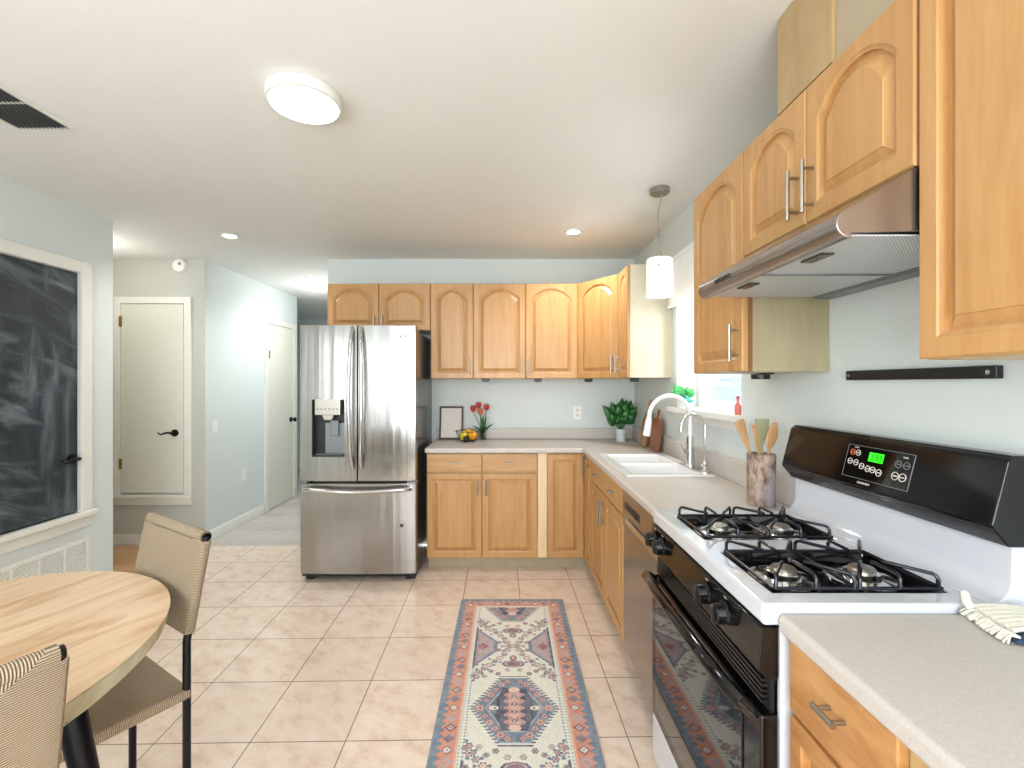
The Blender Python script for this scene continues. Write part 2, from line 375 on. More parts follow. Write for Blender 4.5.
# left wall with recess for the chalkboard door and opening for the added window
CY0, CY1, CZ0, CZ1 = 2.02, 2.87, .61, 2.085
struct(MB().cells([YR, -1.7, -.3, CY0, CY1, 3.116], [0, CZ0, .9, CZ1, 2.2, ZC], lambda y, z: not (CY0 < y < CY1 and CZ0 < z < CZ1) and not (-1.7 < y < -.3 and .9 < z < 2.2), -XL, -XL+.14).build('wall_left', 'wall'))
wl = bpy.data.objects['wall_left']; me = wl.data
for v in me.vertices: v.co = Vector((-v.co.z, v.co.x, v.co.y))
me.flip_normals()
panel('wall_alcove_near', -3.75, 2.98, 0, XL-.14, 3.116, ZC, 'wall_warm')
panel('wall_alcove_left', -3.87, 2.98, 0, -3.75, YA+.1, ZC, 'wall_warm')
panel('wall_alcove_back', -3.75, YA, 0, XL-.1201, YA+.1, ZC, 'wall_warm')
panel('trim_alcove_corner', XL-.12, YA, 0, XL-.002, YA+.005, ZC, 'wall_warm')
# hall left wall
panel('wall_hall_left', XL-.12, YA+.005, 0, XL, 5.85, ZC, 'wall')
panel('wall_hall_far_left', -5.3, 5.70, 0, -5.2, 7.92, ZC, 'wall')
panel('wall_hall_return', -5.2, 5.72, 0, XL-.121, 5.85, ZC, 'wall')
# right wall with the window opening
WY0, WY1, WZ0, WZ1 = 2.20, 2.99, 1.25, 2.13
struct(MB().cells([YR, WY0, WY1, YB], [0, WZ0, WZ1, ZC], lambda y, z: not (WY0 < y < WY1 and WZ0 < z < WZ1), XR, XR+.14).build('wall_right', 'wall'))
me = bpy.data.objects['wall_right'].data
for v in me.vertices: v.co = Vector((v.co.z, v.co.x, v.co.y))
# rear wall with a wide window and glazed door
RX0, RX1, RZ0, RZ1 = -1.35, 1.35, .45, 2.40
RX1 = 1.0
struct(MB().cells([XL-.1, -1.55, RX1, XR+.15], [0, .45, 2.40, ZC], lambda x, z: not (-1.55 < x < RX1 and .45 < z < 2.40), YR-.12, YR).build('wall_rear', 'wall'))
me = bpy.data.objects['wall_rear'].data
for v in me.vertices: v.co = Vector((v.co.x, v.co.z, v.co.y))
b = MB(); b.box(-1.55, YR-.08, .45, -1.5, YR-.03, 2.40); b.box(.95, YR-.08, .45, 1.0, YR-.03, 2.40); b.box(-1.55, YR-.08, .45, 1.0, YR-.03, .5); b.box(-1.55, YR-.08, 2.35, 1.0, YR-.03, 2.40)
for x in (-.70, .12): b.box(x, YR-.08, .45, x+.05, YR-.03, 2.4)
struct(b.build('window_2', 'white', bevel=.003))

b = MB()
for y in (-1.7, -1.02, -.35): b.box(XL-.10, y, .9, XL-.05, y+.05, 2.2)
b.box(XL-.10, -1.65, .9, XL-.05, -.35, .95); b.box(XL-.10, -1.65, 2.15, XL-.05, -.35, 2.2)
struct(b.build('added_window_3', 'white', bevel=.003))  # unseen window, added to brighten the right cabinets and ceiling
# trims
def base_x(name, y0, y1, x, d, h=.085):    # along y on a wall at x, protruding in direction d
    struct(MB().prism([(x, 0), (x+d*.014, 0), (x+d*.014, h-.012), (x+d*.006, h), (x, h)], y0, y1, 'y').build(name, 'white'))
base_x('baseboard_hall', YA, 5.02, XL, 1, .10)
base_x('baseboard_left', YR, 3.11, XL, 1, .10)
struct(MB().box(-3.75, YA-.014, 0, XL-.001, YA, .085).build('baseboard_alcove', 'white', bevel=.003))

# ---- chalkboard cupboard door (left wall)
cw, pr = .072, .02
b = MB()
b.box(XL, CY0-cw, CZ0, XL+pr, CY0, CZ1+cw); b.box(XL, CY1, CZ0, XL+pr, CY1+cw, CZ1+cw); b.box(XL, CY0, CZ1, XL+pr, CY1, CZ1+cw)
struct(b.build('trim_1', 'white', bevel=.004))
b = MB(); b.box(XL-.10, CY0-cw-.015, CZ0-.03, XL+.045, CY1+cw+.015, CZ0); b.box(XL, CY0-cw, CZ0-.10, XL+.016, CY1+cw, CZ0-.03)
struct(b.build('trim_2', 'white', bevel=.005))
d = struct(MB().box(XL-.035, CY0+.003, CZ0+.005, XL-.008, CY1-.003, CZ1-.003).build('door_1', 'chalk', bevel=.002))
def lever(parent, mat='bronze'):
    # local: base at origin, outward +x, lever along -y
    b = MB(); b.tube([(0, 0, 0), (.012, 0, 0)], .03, 20); b.tube([(.01, 0, 0), (.05, 0, 0)], .011, 12)
    b.tube([(.048, .005, 0), (.052, -.03, .006), (.052, -.06, .0), (.052, -.085, -.010), (.052, -.105, -.004), (.052, -.112, .008)], [.010, .009, .008, .007, .006, .005], 10)
    return b.build('door_handle', mat, parent)
h = lever(d); h.location = (XL-.008, CY1-.045, .945)
# alcove cupboard door (faces -y)
ax0, ax1, az0, az1 = -3.365, -2.812, .435, 2.10
b = MB(); c2 = .06
b.box(ax0-c2, YA-.02, az0, ax0, YA, az1+c2); b.box(ax1, YA-.02, az0, ax1+c2, YA, az1+c2); b.box(ax0, YA-.02, az1, ax1, YA, az1+c2)
b.box(ax0-c2-.01, YA-.035, az0-.025, ax1+c2+.01, YA, az0); b.box(ax0-c2, YA-.014, az0-.09, ax1+c2, YA, az0-.025)
struct(b.build('trim_3', 'white', bevel=.003))
d = struct(MB().box(ax0+.004, YA-.018, az0+.018, ax1-.006, YA-.001, az1-.006).build('door_2', 'door', bevel=.002))
h = lever(d); h.location = (ax1-.075, YA-.018, .975); h.rotation_euler = (0, 0, R(-90))
for z in (.66, 1.90): MB().box(ax0-.008, YA-.028, z, ax0+.014, YA-.018, z+.09).build('hinge', 'brass', d, bevel=.002)
# hall door
hy0, hy1, hz = 5.12, 5.72, 2.07
b = MB(); b.box(XL, hy0-.065, 0, XL+.02, hy0, hz+.065); b.box(XL, hy1, 0, XL+.02, hy1+.065, hz+.065); b.box(XL, hy0, hz, XL+.02, hy1, hz+.065)
struct(b.build('trim_4', 'white', bevel=.003))
d = struct(MB().box(XL, hy0+.004, .012, XL+.012, hy1-.005, hz-.006).build('door_3', 'door', bevel=.002))
b = MB(); b.tube([(0, 0, 0), (.012, 0, 0)], .03, 18); b.tube([(.01, 0, 0), (.04, 0, 0)], .011); b.tube([(.035, 0, 0), (.045, 0, 0), (.062, 0, 0), (.07, 0, 0)], [.015, .027, .026, .012], 16)
h = b.build('door_knob', 'bronze', d); h.location = (XL+.012, hy1-.075, .97)
MB().box(XL+.012, hy0-.005, 1.68, XL+.024, hy0+.02, 1.77).build('hinge', 'brass', d, bevel=.002)

# ------------------------------------------------------------------ ceiling fittings
def disc(name, cx, cy, r, z0, z1, mat, parent, n=48): return MB().lathe([(0, z1), (r, z1), (r, z0), (0, z0)], cx, cy, n).build(name, mat, parent, bevel=.004)
t_ = thing('ceiling_light', 'large round flush white ceiling light glowing above the floor', 'ceiling light', (-.765, 1.755, ZC)); t_.scale = (.89, .89, 1)
MB().lathe([(.14, 0), (.150, -.002), (.152, -.03), (.149, -.038), (.138, -.041), (.136, -.036)], n=56).build('rim', 'white', t_)
MB().lathe([(0, -.0395), (.10, -.0395), (.137, -.037)], n=56).build('diffuser', 'lamp', t_)
def recessed(x, y, label):
    t_ = thing('recessed_downlight', label, 'ceiling light', (x, y, ZC), group='small recessed downlights')
    MB().lathe([(.045, 0), (.072, 0), (.073, -.005), (.060, -.008), (.045, -.004)], n=32).build('ring', 'white', t_)
    MB().lathe([(0, -.003), (.046, -.003)], n=32).build('diffuser', 'lamp_small', t_)
recessed(-2.04, 3.42, 'small recessed downlight in the ceiling near the alcove corner')
recessed(.475, 3.33, 'small recessed downlight in the ceiling above the back counter')
recessed(-2.02, 4.80, 'small recessed downlight in the hallway ceiling')
downlight('downlight_alcove', (-2.04, 3.42, ZC-.02), 26)
downlight('downlight_counter', (.475, 3.33, ZC-.02), 24)
downlight('downlight_hall', (-2.02, 4.80, ZC-.02), 26, (.95, .98, 1))
bulb('hall_fill_light', (-1.98, 5.2, 2.25), 8, .2, (1, .98, .96))  # floating fill with no fixture, added to brighten the hall
downlight('hall_far_fill', (-2.3, 6.6, ZC-.02), 12, (.93, .97, 1))  # lamp without a fitting, added to light the far hall
bulb('alcove_fill_light', (-3.2, 3.45, 2.25), 4.5, .05)  # unseen point light added to lift the alcove wall and door
t_ = thing('smoke_detector', 'round white smoke detector high on the alcove wall above the small door', 'smoke detector', (-2.85, YA, 2.43))
mt = Matrix.Rotation(R(90), 4, 'X')
MB().lathe([(0, 0), (.062, 0), (.062, .018), (.052, .034), (.02, .038), (0, .038)], n=28, mat=mt).build('body', 'plate', t_)
MB().lathe([(0, .037), (.012, .037), (.012, .042), (0, .042)], n=14, mat=Matrix.Translation((.015, 0, .012)) @ mt).build('button', 'filterbar', t_)
# ceiling vent
t_ = thing('ceiling_vent', 'white framed rectangular air vent in the ceiling with dark louvres', 'vent', (-1.83, 2.0, ZC))
W, Ln = .27, .62
b = MB(); e = .026
b.box(-W, -e, -.008, 0, 0, 0); b.box(-W, -Ln, -.008, 0, -Ln+e, 0); b.box(-W, -Ln+e, -.008, -W+e, -e, 0); b.box(-e, -Ln+e, -.008, 0, -e, 0)
for k in range(1, 4): b.box(-W+e, -Ln*k/3.4-.006-.02, -.007, -e, -Ln*k/3.4+.004-.02, -.001)
b.build('frame', 'white', t_, bevel=.002)
b = MB()
for i in range(13):
    x = -W+e+(W-2*e)*(i+.5)/13; b.prism([(x-.007, -.001), (x+.003, -.010), (x+.005, -.009), (x-.005, 0)], -Ln+e, -e, 'y')
b.build('louvres', 'filterbar', t_)
MB().box(-W+e, -Ln+e, -.0012, -e, -e, -.0002).build('duct_shade', 'dark', t_)  # dark sheet painted in for the shade behind the vent louvres
# pendant
t_ = thing('pendant_light', 'pendant lamp with white cylindrical glass shade hanging over the sink', 'pendant light', (.853, 2.60, ZC)); t_.scale = (.9, .9, .98)
MB().lathe([(0, 0), (.06, 0), (.06, -.024), (.052, -.03), (0, -.03)], n=32).build('canopy', 'nickel', t_)
MB().tube([(.01, 0, -.03), (.011, 0, -.06), (.004, 0, -.09), (-.008, 0, -.12), (-.010, 0, -.16), (-.006, 0, -.22)], .0028, 8).tube([(-.006, 0, -.22), (-.006, 0, -.275)], .006, 8).tube([(-.006, 0, -.27), (-.008, 0, -.35), (0, 0, -.40)], .0022, 8).build('cord', 'nickel', t_)
MB().tube([(-.02, 0, -.405), (-.012, 0, -.375), (0, 0, -.36), (.012, 0, -.375), (.02, 0, -.405)], .002, 6).build('hanger', 'nickel', t_)
MB().lathe([(.018, -.395), (.072, -.398), (.079, -.405), (.080, -.605), (.077, -.610), (.074, -.605), (.073, -.41), (.018, -.402)], n=40).build('shade', 'opal', t_)
MB().lathe([(0, -.40), (.018, -.40), (.018, -.46), (0, -.46)], n=16).build('socket', 'nickel', t_)
MB().tube([(-.032, -.074, -.45), (-.034, -.086, -.45)], .006, 10).build('screw', 'nickel', t_)
bulb('pendant_bulb', (.855, 2.60, ZC-.60), 3, .03)

# ------------------------------------------------------------------ window over the sink
wn = struct(MB().box(XR+.11, WY0, WZ0+.002, XR+.135, WY1, WZ0+.045).box(XR+.11, WY0, WZ1-.045, XR+.135, WY1, WZ1).box(XR+.11, WY0, WZ0+.045, XR+.135, WY0+.045, WZ1-.045).box(XR+.11, WY1-.045, WZ0+.045, XR+.135, WY1, WZ1-.045).box(XR+.105, WY0+.045, 1.70, XR+.135, WY1-.045, 1.735).build('window_1', 'white', bevel=.003))
MB().box(XR+.120, WY0+.045, WZ0+.045, XR+.123, WY1-.045, WZ1-.045).build('pane', 'pane', wn)
b = MB(); b.box(XR-.018, WY1, WZ0, XR, WY1+.06, WZ1+.06); b.box(XR-.018, WY0, WZ1, XR, WY1, WZ1+.06)
struct(b.build('trim_5', 'white', bevel=.004))
struct(MB().box(XR-.055, WY0-.09, WZ0-.028, XR-.0005, WY1+.09, WZ0+.003).box(XR-.001, WY0+.001, WZ0+.0003, XR+.112, WY1-.001, WZ0+.003).box(XR-.016, WY0-.07, WZ0-.075, XR, WY1+.07, WZ0-.028).build('trim_6', 'white', bevel=.006))
o = MB().box(XR-.052, WY0-.05, 1.90, XR-.046, WY1+.06, 2.19).box(XR-.058, WY0-.05, 1.895, XR-.040, WY1+.06, 1.915).box(XR-.06, WY0-.05, 2.175, XR-.019, WY1+.06, 2.205).build('window_shade', 'shade_cloth', bevel=.003)
tag(o, 'white window shade rolled partly down over the sink window', 'window shade')
o = MB().box(3.2, -1, -.5, 3.3, 12, 5).build('neighbor_wall', 'siding'); tag(o, 'pale house siding seen outside through the sink window', 'exterior wall')

# ------------------------------------------------------------------ cabinets
def outline(w, h, ins_s, ins_b, ins_t, rise, n=14):
    x0, x1, z0, zt = ins_s, w-ins_s, ins_b, h-ins_t
    pts = [(x0, z0), (x1, z0)]
    for i in range(n+1):
        t = i/n; x = x1+(x0-x1)*t; pts.append((x, zt-rise*(1-max(0, 1-abs(2*t-1)**2.3))))
    return pts
def door_mesh(w, h, arch=True, st=.052, th=.02):
    n = 22; rise = min(.075, w*.2) if arch else 0
    o_ = lambda i, y, ad=0: [(x, y, z) for x, z in outline(w, h, i, i, i, 0, n)]
    s = MB(); top = .045 if arch else st
    q = lambda e, y: [(x, y, z) for x, z in outline(w, h, st+e, st+e, top+e, rise, n)]
    s.rings([o_(.0, 0), o_(.0, -th+.004), o_(.004, -th), q(-.009, -th), q(-.005, -th+.003), q(0, -th+.0045), q(.0015, -th+.014), q(.007, -th+.014), q(.027, -th+.003), q(.0285, -th+.0005)])
    return s
def bar_pull(parent, x, y, z, L=.13, vert=True, mat='nickel', r=.0055, off=.03):
    b = MB(); dx, dz = (0, 1) if vert else (1, 0); a = L/2; p = L*.34
    b.tube([(x-dx*a, y-off, z-dz*a), (x+dx*a, y-off, z+dz*a)], r, 12)
    for s_ in (-1, 1): b.tube([(x+s_*dx*p, y, z+s_*dz*p), (x+s_*dx*p, y-off, z+s_*dz*p)], r*.8, 10)
    return b.build('handle', mat, parent)
def door(parent, x, z, w, h, handle=None, arch=True, hz=None, mat='maple', L=.13, st=.052, y=0):
    g = .002
    d = door_mesh(w-2*g, h-2*g, arch, st).build('door', mat, parent, sharp=9); d.location = (x+g, y, z+g)
    if handle: bar_pull(d, .03 if handle == 'L' else w-2*g-.03, -.02, (hz if hz is not None else .10), L)
    return d
def drawer(parent, x, z, w, h, mat='maple_h', L=.07, slab=True, y=0, hx=None, up=0):
    g = .002; d = MB().box(0, -.02, 0, w-2*g, 0, h-2*g).build('drawer', mat, parent, bevel=.004); d.location = (x+g, y, z+g)
    bar_pull(d, w/2 if hx is None else hx, -.02, h/2+up, L, False, off=.026); return d
def carcass(parent, w, h, dep, mat='carcass', z0=0, top=True, fw=.02, back=True, front=True):
    t = .016; b = MB(); b.box(0, 0, z0, t, dep, z0+h); b.box(w-t, 0, z0, w, dep, z0+h); b.box(t, 0, z0, w-t, dep, z0+t)
    if back: b.box(t, dep-.008, z0+t, w-t, dep, z0+h-(t if top else 0))
    if top: b.box(t, 0, z0+h-t, w-t, dep, z0+h)
    if front:
        b.box(t, 0, z0+t, w-t, .012, z0+h-(t if top else 0))
    return b.build('carcass', mat, parent)
UZ0, UZ1 = 1.443, 2.205
# --- back wall uppers
UF = 3.74; DP = YB-UF
t_ = thing('wall_cabinet', 'short double-door maple wall cabinet above the fridge', 'cabinet', (-1.440, UF, 1.83))
carcass(t_, .826, UZ1-1.83, DP); door(t_, 0, 0, .413, UZ1-1.83, 'R', hz=.07, L=.10); door(t_, .413, 0, .413, UZ1-1.83, 'L', hz=.07, L=.10)
t_ = thing('wall_cabinet', 'narrow single-door maple wall cabinet next to the fridge', 'cabinet', (-.612, UF, UZ0))
carcass(t_, .342, UZ1-UZ0, DP); door(t_, 0, 0, .342, UZ1-UZ0, 'R')
t_ = thing('wall_cabinet', 'tall double-door maple wall cabinet over the middle of the back counter', 'cabinet', (-.270, UF, UZ0))
carcass(t_, .836, UZ1-UZ0, DP); door(t_, 0, 0, .418, UZ1-UZ0, 'R'); door(t_, .418, 0, .418, UZ1-UZ0, 'L')
# diagonal corner
XU = .830
p0 = Vector((.572, UF)); p1 = Vector((XU, 3.395)); dl = (p1-p0).length; ang = math.atan2(p1.y-p0.y, p1.x-p0.x)
t_ = thing('corner_wall_cabinet', 'angled maple wall cabinet in the back right corner', 'cabinet', (p0.x, p0.y, UZ0))
MB().prism([(0.001, .001), (XU-p0.x, 3.395-UF+.001), (XR-p0.x, 3.395-UF+.001), (XR-p0.x, YB-UF), (0.001, YB-UF)], 0, UZ1-UZ0, 'z').build('carcass', 'carcass', t_)
d = door_mesh(dl-.02, UZ1-UZ0-.004, True).build('door', 'maple', t_, sharp=9); d.rotation_euler = (0, 0, ang); d.location = (.008*math.cos(ang), .008*math.sin(ang), .002)
bar_pull(d, dl-.06, -.02, .10)
t_ = thing('wall_cabinet', 'narrow maple wall cabinet beside the sink window with cream end panel', 'cabinet', (XU, 3.394, UZ0), R(-90))
carcass(t_, .262, UZ1-UZ0, XR-XU); door(t_, 0, 0, .262, UZ1-UZ0, 'L')
MB().box(.262, -.002, 0, .268, XR-XU, UZ1-UZ0).build('end_panel', 'cream_panel', t_, bevel=.001)
# --- right wall uppers
t_ = thing('wall_cabinet', 'tall single-door maple wall cabinet between the sink window and the range hood', 'cabinet', (XU, 2.022, UZ0), R(-90))
carcass(t_, .422, UZ1-UZ0, XR-XU, 'side_panel'); door(t_, 0, 0, .422, UZ1-UZ0, 'R')
MB().box(.4222, -.001, 0, .424, .014, UZ1-UZ0).build('face_frame_edge', 'edge', t_)
t_ = thing('wall_cabinet', 'short double-door maple wall cabinet above the range hood', 'cabinet', (XU, 1.596, 1.832), R(-90))
carcass(t_, .674, UZ1-1.832, XR-XU, 'side_panel'); door(t_, 0, 0, .334, UZ1-1.832, 'R', hz=.09, L=.14); door(t_, .334, 0, .340, UZ1-1.832, 'L', hz=.09, L=.14)
t_ = thing('wall_cabinet', 'nearest large maple wall cabinet at the right edge over the counter', 'cabinet', (XU, .919, UZ0+.004), R(-90))
carcass(t_, .46, 1.0, XR-XU); door(t_, 0, 0, .46, 1.0, 'R', st=.048)
t_ = thing('vent_chase', 'plain plywood vent chase on top of the cabinet above the range hood', 'cabinet box', (XU-.018, 1.398, UZ1+.001), R(-90))
MB().box(0, 0, 0, .235, XR-XU, ZC-UZ1-.002).build('panel', 'chase', t_, bevel=.001)
MB().box(.236, .010, 0, .476, XR-XU, ZC-UZ1-.002).build('panel', 'toekick', t_, bevel=.001)
# under-cabinet puck lights
pk = thing('under_cabinet_light', 'small black puck light under the narrow cabinet next to the fridge', 'light', (-.16, 3.80, UZ0))
pts = [(-.175, 3.80, 'small black puck light under the wall cabinet, just right of the tulips'), (.252, 3.80, 'small black puck light under the middle wall cabinet, above the outlet'),
       (.665, 3.80, 'small black puck light under the angled corner cabinet'), (.93, 3.40, 'small black puck light under the cream-ended cabinet')]
b = MB().box(-.03, -.02, -.026, .03, .02, -.004); b.box(-.034, -.024, -.004, .034, .024, 0); ho = b.build('housing', 'black', pk, bevel=.003)
le = MB().lathe([(0, -.0275), (.015, -.0275), (.016, -.026)], n=16).build('lens', 'glassblack', pk)
for i, (x, y, lb) in enumerate(pts):
    o = pk if i == 0 else dup(pk)
    o.location = (x, y, UZ0); o['label'] = lb; o['group'] = 'under cabinet puck lights'
t_ = thing('under_cabinet_light', 'round black puck light hanging under the cabinet by the range hood', 'light', (1.02, 1.87, UZ0), group='under cabinet puck lights')
MB().lathe([(0, -.024), (.034, -.024), (.036, -.004), (0, -.004)], n=28).build('housing', 'black', t_, bevel=.002)
MB().box(-.012, -.075, -.006, .012, .0, 0).build('bracket', 'black', t_, bevel=.001)

# --- base cabinets
BF = 3.487; XB = .597; BZ0, BZ1 = .10, .884
t_ = thing('base_cabinet', 'maple base cabinet beside the fridge with two drawers over two doors', 'cabinet', (-.600, BF, 0))
carcass(t_, .828, BZ1-BZ0, YB-BF-.03, z0=BZ0, top=False)
for i in (0, 1):
    drawer(t_, .414*i, .742, .414, .138); door(t_, .414*i, BZ0, .414, .636, 'R' if i == 0 else 'L', arch=False, hz=.53, L=.12)
MB().box(0, .07, 0, .828, .085, BZ0).build('toe_kick', 'toekick', t_)
o = MB().box(.230, BF-.004, BZ0, .298, BF+.02, BZ1).build('filler_strip', 'pale_wood', bevel=.001); tag(o, 'pale vertical filler strip between the back base cabinets', 'trim strip')
t_ = thing('corner_base_cabinet', 'maple corner base cabinet with two narrow full-height doors meeting', 'cabinet', (.299, BF, 0))
MB().prism([(0, 0), (XB-.299, 0), (XB-.299, -.258), (XR-.329, -.258), (XR-.329, YB-BF-.03), (0, YB-BF-.03)], BZ0, BZ1, 'z').build('carcass', 'carcass', t_)
door(t_, 0, BZ0, XB-.299-.022, BZ1-BZ0-.004, None, arch=False)
d = door_mesh(.232, BZ1-BZ0-.008, False, .045).build('door', 'maple', t_, sharp=9); d.rotation_euler = (0, 0, R(-90)); d.location = (XB-.299, -.024, BZ0+.002)
bar_pull(d, .05, -.02, .70, .12)
MB().box(-.069, .07, 0, XB-.299+.07, .085, BZ0).box(XB-.299+.07, -.258, 0, XB-.299+.085, .07, BZ0).build('toe_kick', 'toekick', t_)
t_ = thing('sink_base_cabinet', 'long maple base cabinet under the white sink with paired doors', 'cabinet', (XB, 3.210, 0), R(-90))
w2 = 3.210-2.318
carcass(t_, w2, BZ1-BZ0, .50, z0=BZ0, top=False)
for i in (0, 1):
    drawer(t_, w2/2*i, .742, w2/2, .138); door(t_, w2/2*i, BZ0, w2/2, .636, 'R' if i == 0 else 'L', arch=False, hz=.53, L=.14)
MB().box(0, .07, 0, w2, .085, BZ0).build('toe_kick', 'toekick', t_)
t_ = thing('base_cabinet', 'knotty maple base cabinet under the nearest counter, right of the range', 'cabinet', (XB, .965, 0), R(-90))
carcass(t_, .80, BZ1-BZ0, .50, z0=BZ0, top=False)
drawer(t_, .012, .734, .268, .146, 'knotty', L=.055, hx=.138, up=.012); door(t_, .012, BZ0, .268, .626, None, arch=False, mat='knotty', st=.045)
drawer(t_, .325, .722, .45, .155, 'knotty', L=.09); door(t_, .325, BZ0, .45, .612, 'R', arch=False, hz=.5)
MB().box(0, .07, 0, .80, .085, BZ0).build('toe_kick', 'toekick', t_)
# ------------------------------------------------------------------ countertops
CZ = .925; XC = .56
SX0, SX1, SY0, SY1 = .66, 1.0, 2.42, 3.08
b = MB().cells([-.612, XC, SX0-.01, SX1+.01, XR-.001], [1.712, SY0-.01, SY1+.01, 3.44, YB-.001],
     lambda x, y: (y > 3.44 or x > XC) and not (SX0-.01 < x < SX1+.01 and SY0-.01 < y < SY1+.01), .885, CZ)
o = b.build('countertop', 'counter', bevel=.012, segs=3); tag(o, 'grey beige laminate countertop running round the back corner and sink', 'countertop')
o = MB().box(-.612, YB-.02, CZ+.001, XR-.021, YB-.0005, CZ+.092).box(XR-.02, 1.712, CZ+.001, XR-.0005, YB-.0005, CZ+.115).build('backsplash', 'counter', bevel=.003)
tag(o, 'low grey laminate backsplash strip behind the long countertop', 'backsplash')
o = MB().box(XC, .12, .885, XR-.001, .966, CZ).build('countertop', 'counter', bevel=.012, segs=3); tag(o, 'grey beige laminate countertop in the right foreground, nearer than the range', 'countertop')
# ------------------------------------------------------------------ sink
t_ = thing('kitchen_sink', 'white double-bowl drop-in sink under the window', 'sink', (0, 0, CZ))
rx0, rx1, ry0, ry1 = .61, 1.06, 2.37, 3.13; my = 2.745
MB().cells([rx0, SX0, SX1, rx1], [ry0, SY0, my-.012, my+.012, SY1, ry1], lambda x, y: not (SX0 < x < SX1 and (SY0 < y < my-.012 or my+.012 < y < SY1)), .0, .010).build('rim', 'sink', t_, bevel=.004)
def bowl(y0, y1):
    q = lambda i, z: [(SX0+i, y0+i, z), (SX1-i, y0+i, z), (SX1-i, y1-i, z), (SX0+i, y1-i, z)]
    b = MB().rings([q(-.002, .006), q(.004, -.004), q(.012, -.14), q(.03, -.165), q(.05, -.17)], False, True); o = b.build('bowl', 'sink', t_, bevel=.01, smooth=False)
    m = o.modifiers.new('s', 'SOLIDIFY'); m.thickness = .003; m.offset = -1
    MB().lathe([(0, -.166), (.038, -.166), (.042, -.1695), (.03, -.172)], (SX0+SX1)/2, (y0+y1)/2, 20).build('drain', 'chrome', t_)
bowl(SY0, my-.012); bowl(my+.012, SY1)
# faucets
FZ = CZ+.010
t_ = thing('kitchen_faucet', 'tall gooseneck pull-down faucet with white hose arc and chrome body', 'faucet', (1.025, 2.60, FZ))
MB().box(-.028, -.12, 0, .028, .12, .008).build('deck_plate', 'chrome', t_, bevel=.006)
MB().lathe([(0, 0), (.026, 0), (.024, .03), (.021, .09), (.019, .17), (.014, .175), (0, .175)], 0, 0, 20).build('body', 'chrome', t_)
MB().tube([(0, 0, .07), (-.03, -.015, .085), (-.06, -.03, .11), (-.085, -.045, .15)], [.014, .012, .009, .007], 12).build('lever', 'chrome', t_)
arc = [(0, 0, .165)]+[(-.115+.115*math.cos(a), -.01*math.sin(a), .285+.115*math.sin(a)) for a in [R(x) for x in range(0, 171, 14)]]+[(-.232, 0, .27)]
MB().tube(arc, .0125, 14).build('spout', 'whitechrome', t_)
MB().tube([(-.230, 0, .278), (-.234, 0, .25), (-.243, 0, .19), (-.246, 0, .175)], [.014, .018, .021, .019], 16).build('spray_head', 'whitechrome', t_)
t_ = thing('water_filter_faucet', 'slim chrome gooseneck filter faucet in front of the taller faucet', 'faucet', (1.035, 2.43, FZ))
MB().lathe([(0, 0), (.022, 0), (.022, .006), (.012, .012), (.012, .07), (.008, .075), (0, .075)], n=18).build('base', 'chrome', t_)
MB().tube([(0, 0, .07), (0, 0, .24)]+[(-.062+.062*math.cos(R(a)), 0, .245+.062*math.sin(R(a))) for a in range(0, 181, 15)]+[(-.126, 0, .215)], .0062, 12).build('spout', 'chrome', t_)
MB().tube([(0, 0, .045), (-.02, -.03, .045), (-.035, -.045, .047)], [.007, .006, .006], 10).build('lever', 'chrome', t_)
# ------------------------------------------------------------------ dishwasher
t_ = thing('dishwasher', 'stainless steel dishwasher between the sink cabinet and the range', 'dishwasher', (.592, 2.312, 0), R(-90))
w3 = .592
MB().box(0, .02, .09, w3, .48, .880).build('tub', 'black', t_)
MB().box(.004, -.012, .11, w3-.004, .02, .70).build('door', 'steel_hood', t_, bevel=.004)
d = MB().box(.004, -.018, .705, w3-.004, .02, .878).build('control_panel', 'steel_hood', t_, bevel=.004)
MB().box(.05, -.0195, .795, .30, -.017, .832).box(.09, -.026, .800, .26, -.019, .814).build('pocket_handle', 'black', d, bevel=.004)
MB().box(.10, -.030, .735, w3-.02, -.017, .762).build('towel_bar', 'chrome', t_, bevel=.006)
MB().box(0, .07, 0, w3, .085, .09).build('toe_kick', 'black', t_)
# ------------------------------------------------------------------ range hood
t_ = thing('range_hood', 'stainless steel under-cabinet range hood with rounded front nose', 'range hood', (XU, 1.592, 1.69), R(-90))
hw = .670; fy = .653-XU; bd = XR-XU
prof = []
r_ = .029
for k in range(0, 9):
    a = R(260-k*17); prof.append((fy+r_+r_*math.cos(a)+.0, r_+r_*math.sin(a)))
shell = [(bd-.004, 0.014), (bd-.10, .006), (fy+.03, .0)]+[p for p in prof if True]+[(fy+.045, .060), (-.004, .139), (bd-.004, .139)]
b = MB(); b.prism([(fy+.03, .0)]+prof+[(-.024, .139), (bd-.004, .139), (bd-.004, .020), (fy+.03, .010)], 0, hw, 'x')
b.build('shell', 'steel_hood', t_, bevel=.002)
b = MB();  b.box(.006, bd-.06, -.001, hw-.006, bd-.004, .028); b.box(hw/2-.004, fy+.034, .002, hw/2+.004, bd-.06, .012); b.box(.006, bd-.068, .002, hw-.006, bd-.06, .014)
b.build('lower_frame', 'filterbar', t_, bevel=.001)
for x0, x1 in ((.008, hw/2-.005), (hw/2+.005, hw-.008)): MB().box(x0, fy+.034, .006, x1, bd-.069, .0095).build('grease_filter', 'filter', t_, bevel=.001)
for x in (.16, .47): MB().box(x, fy+.055, .001, x+.075, fy+.085, .006).build('lamp_lens', 'case', t_, bevel=.001)
for k in range(5):
    MB().box(.135+.02*k, fy-.0035, .022, .147+.02*k, fy+.004, .036).build('button', 'black', t_, bevel=.002)
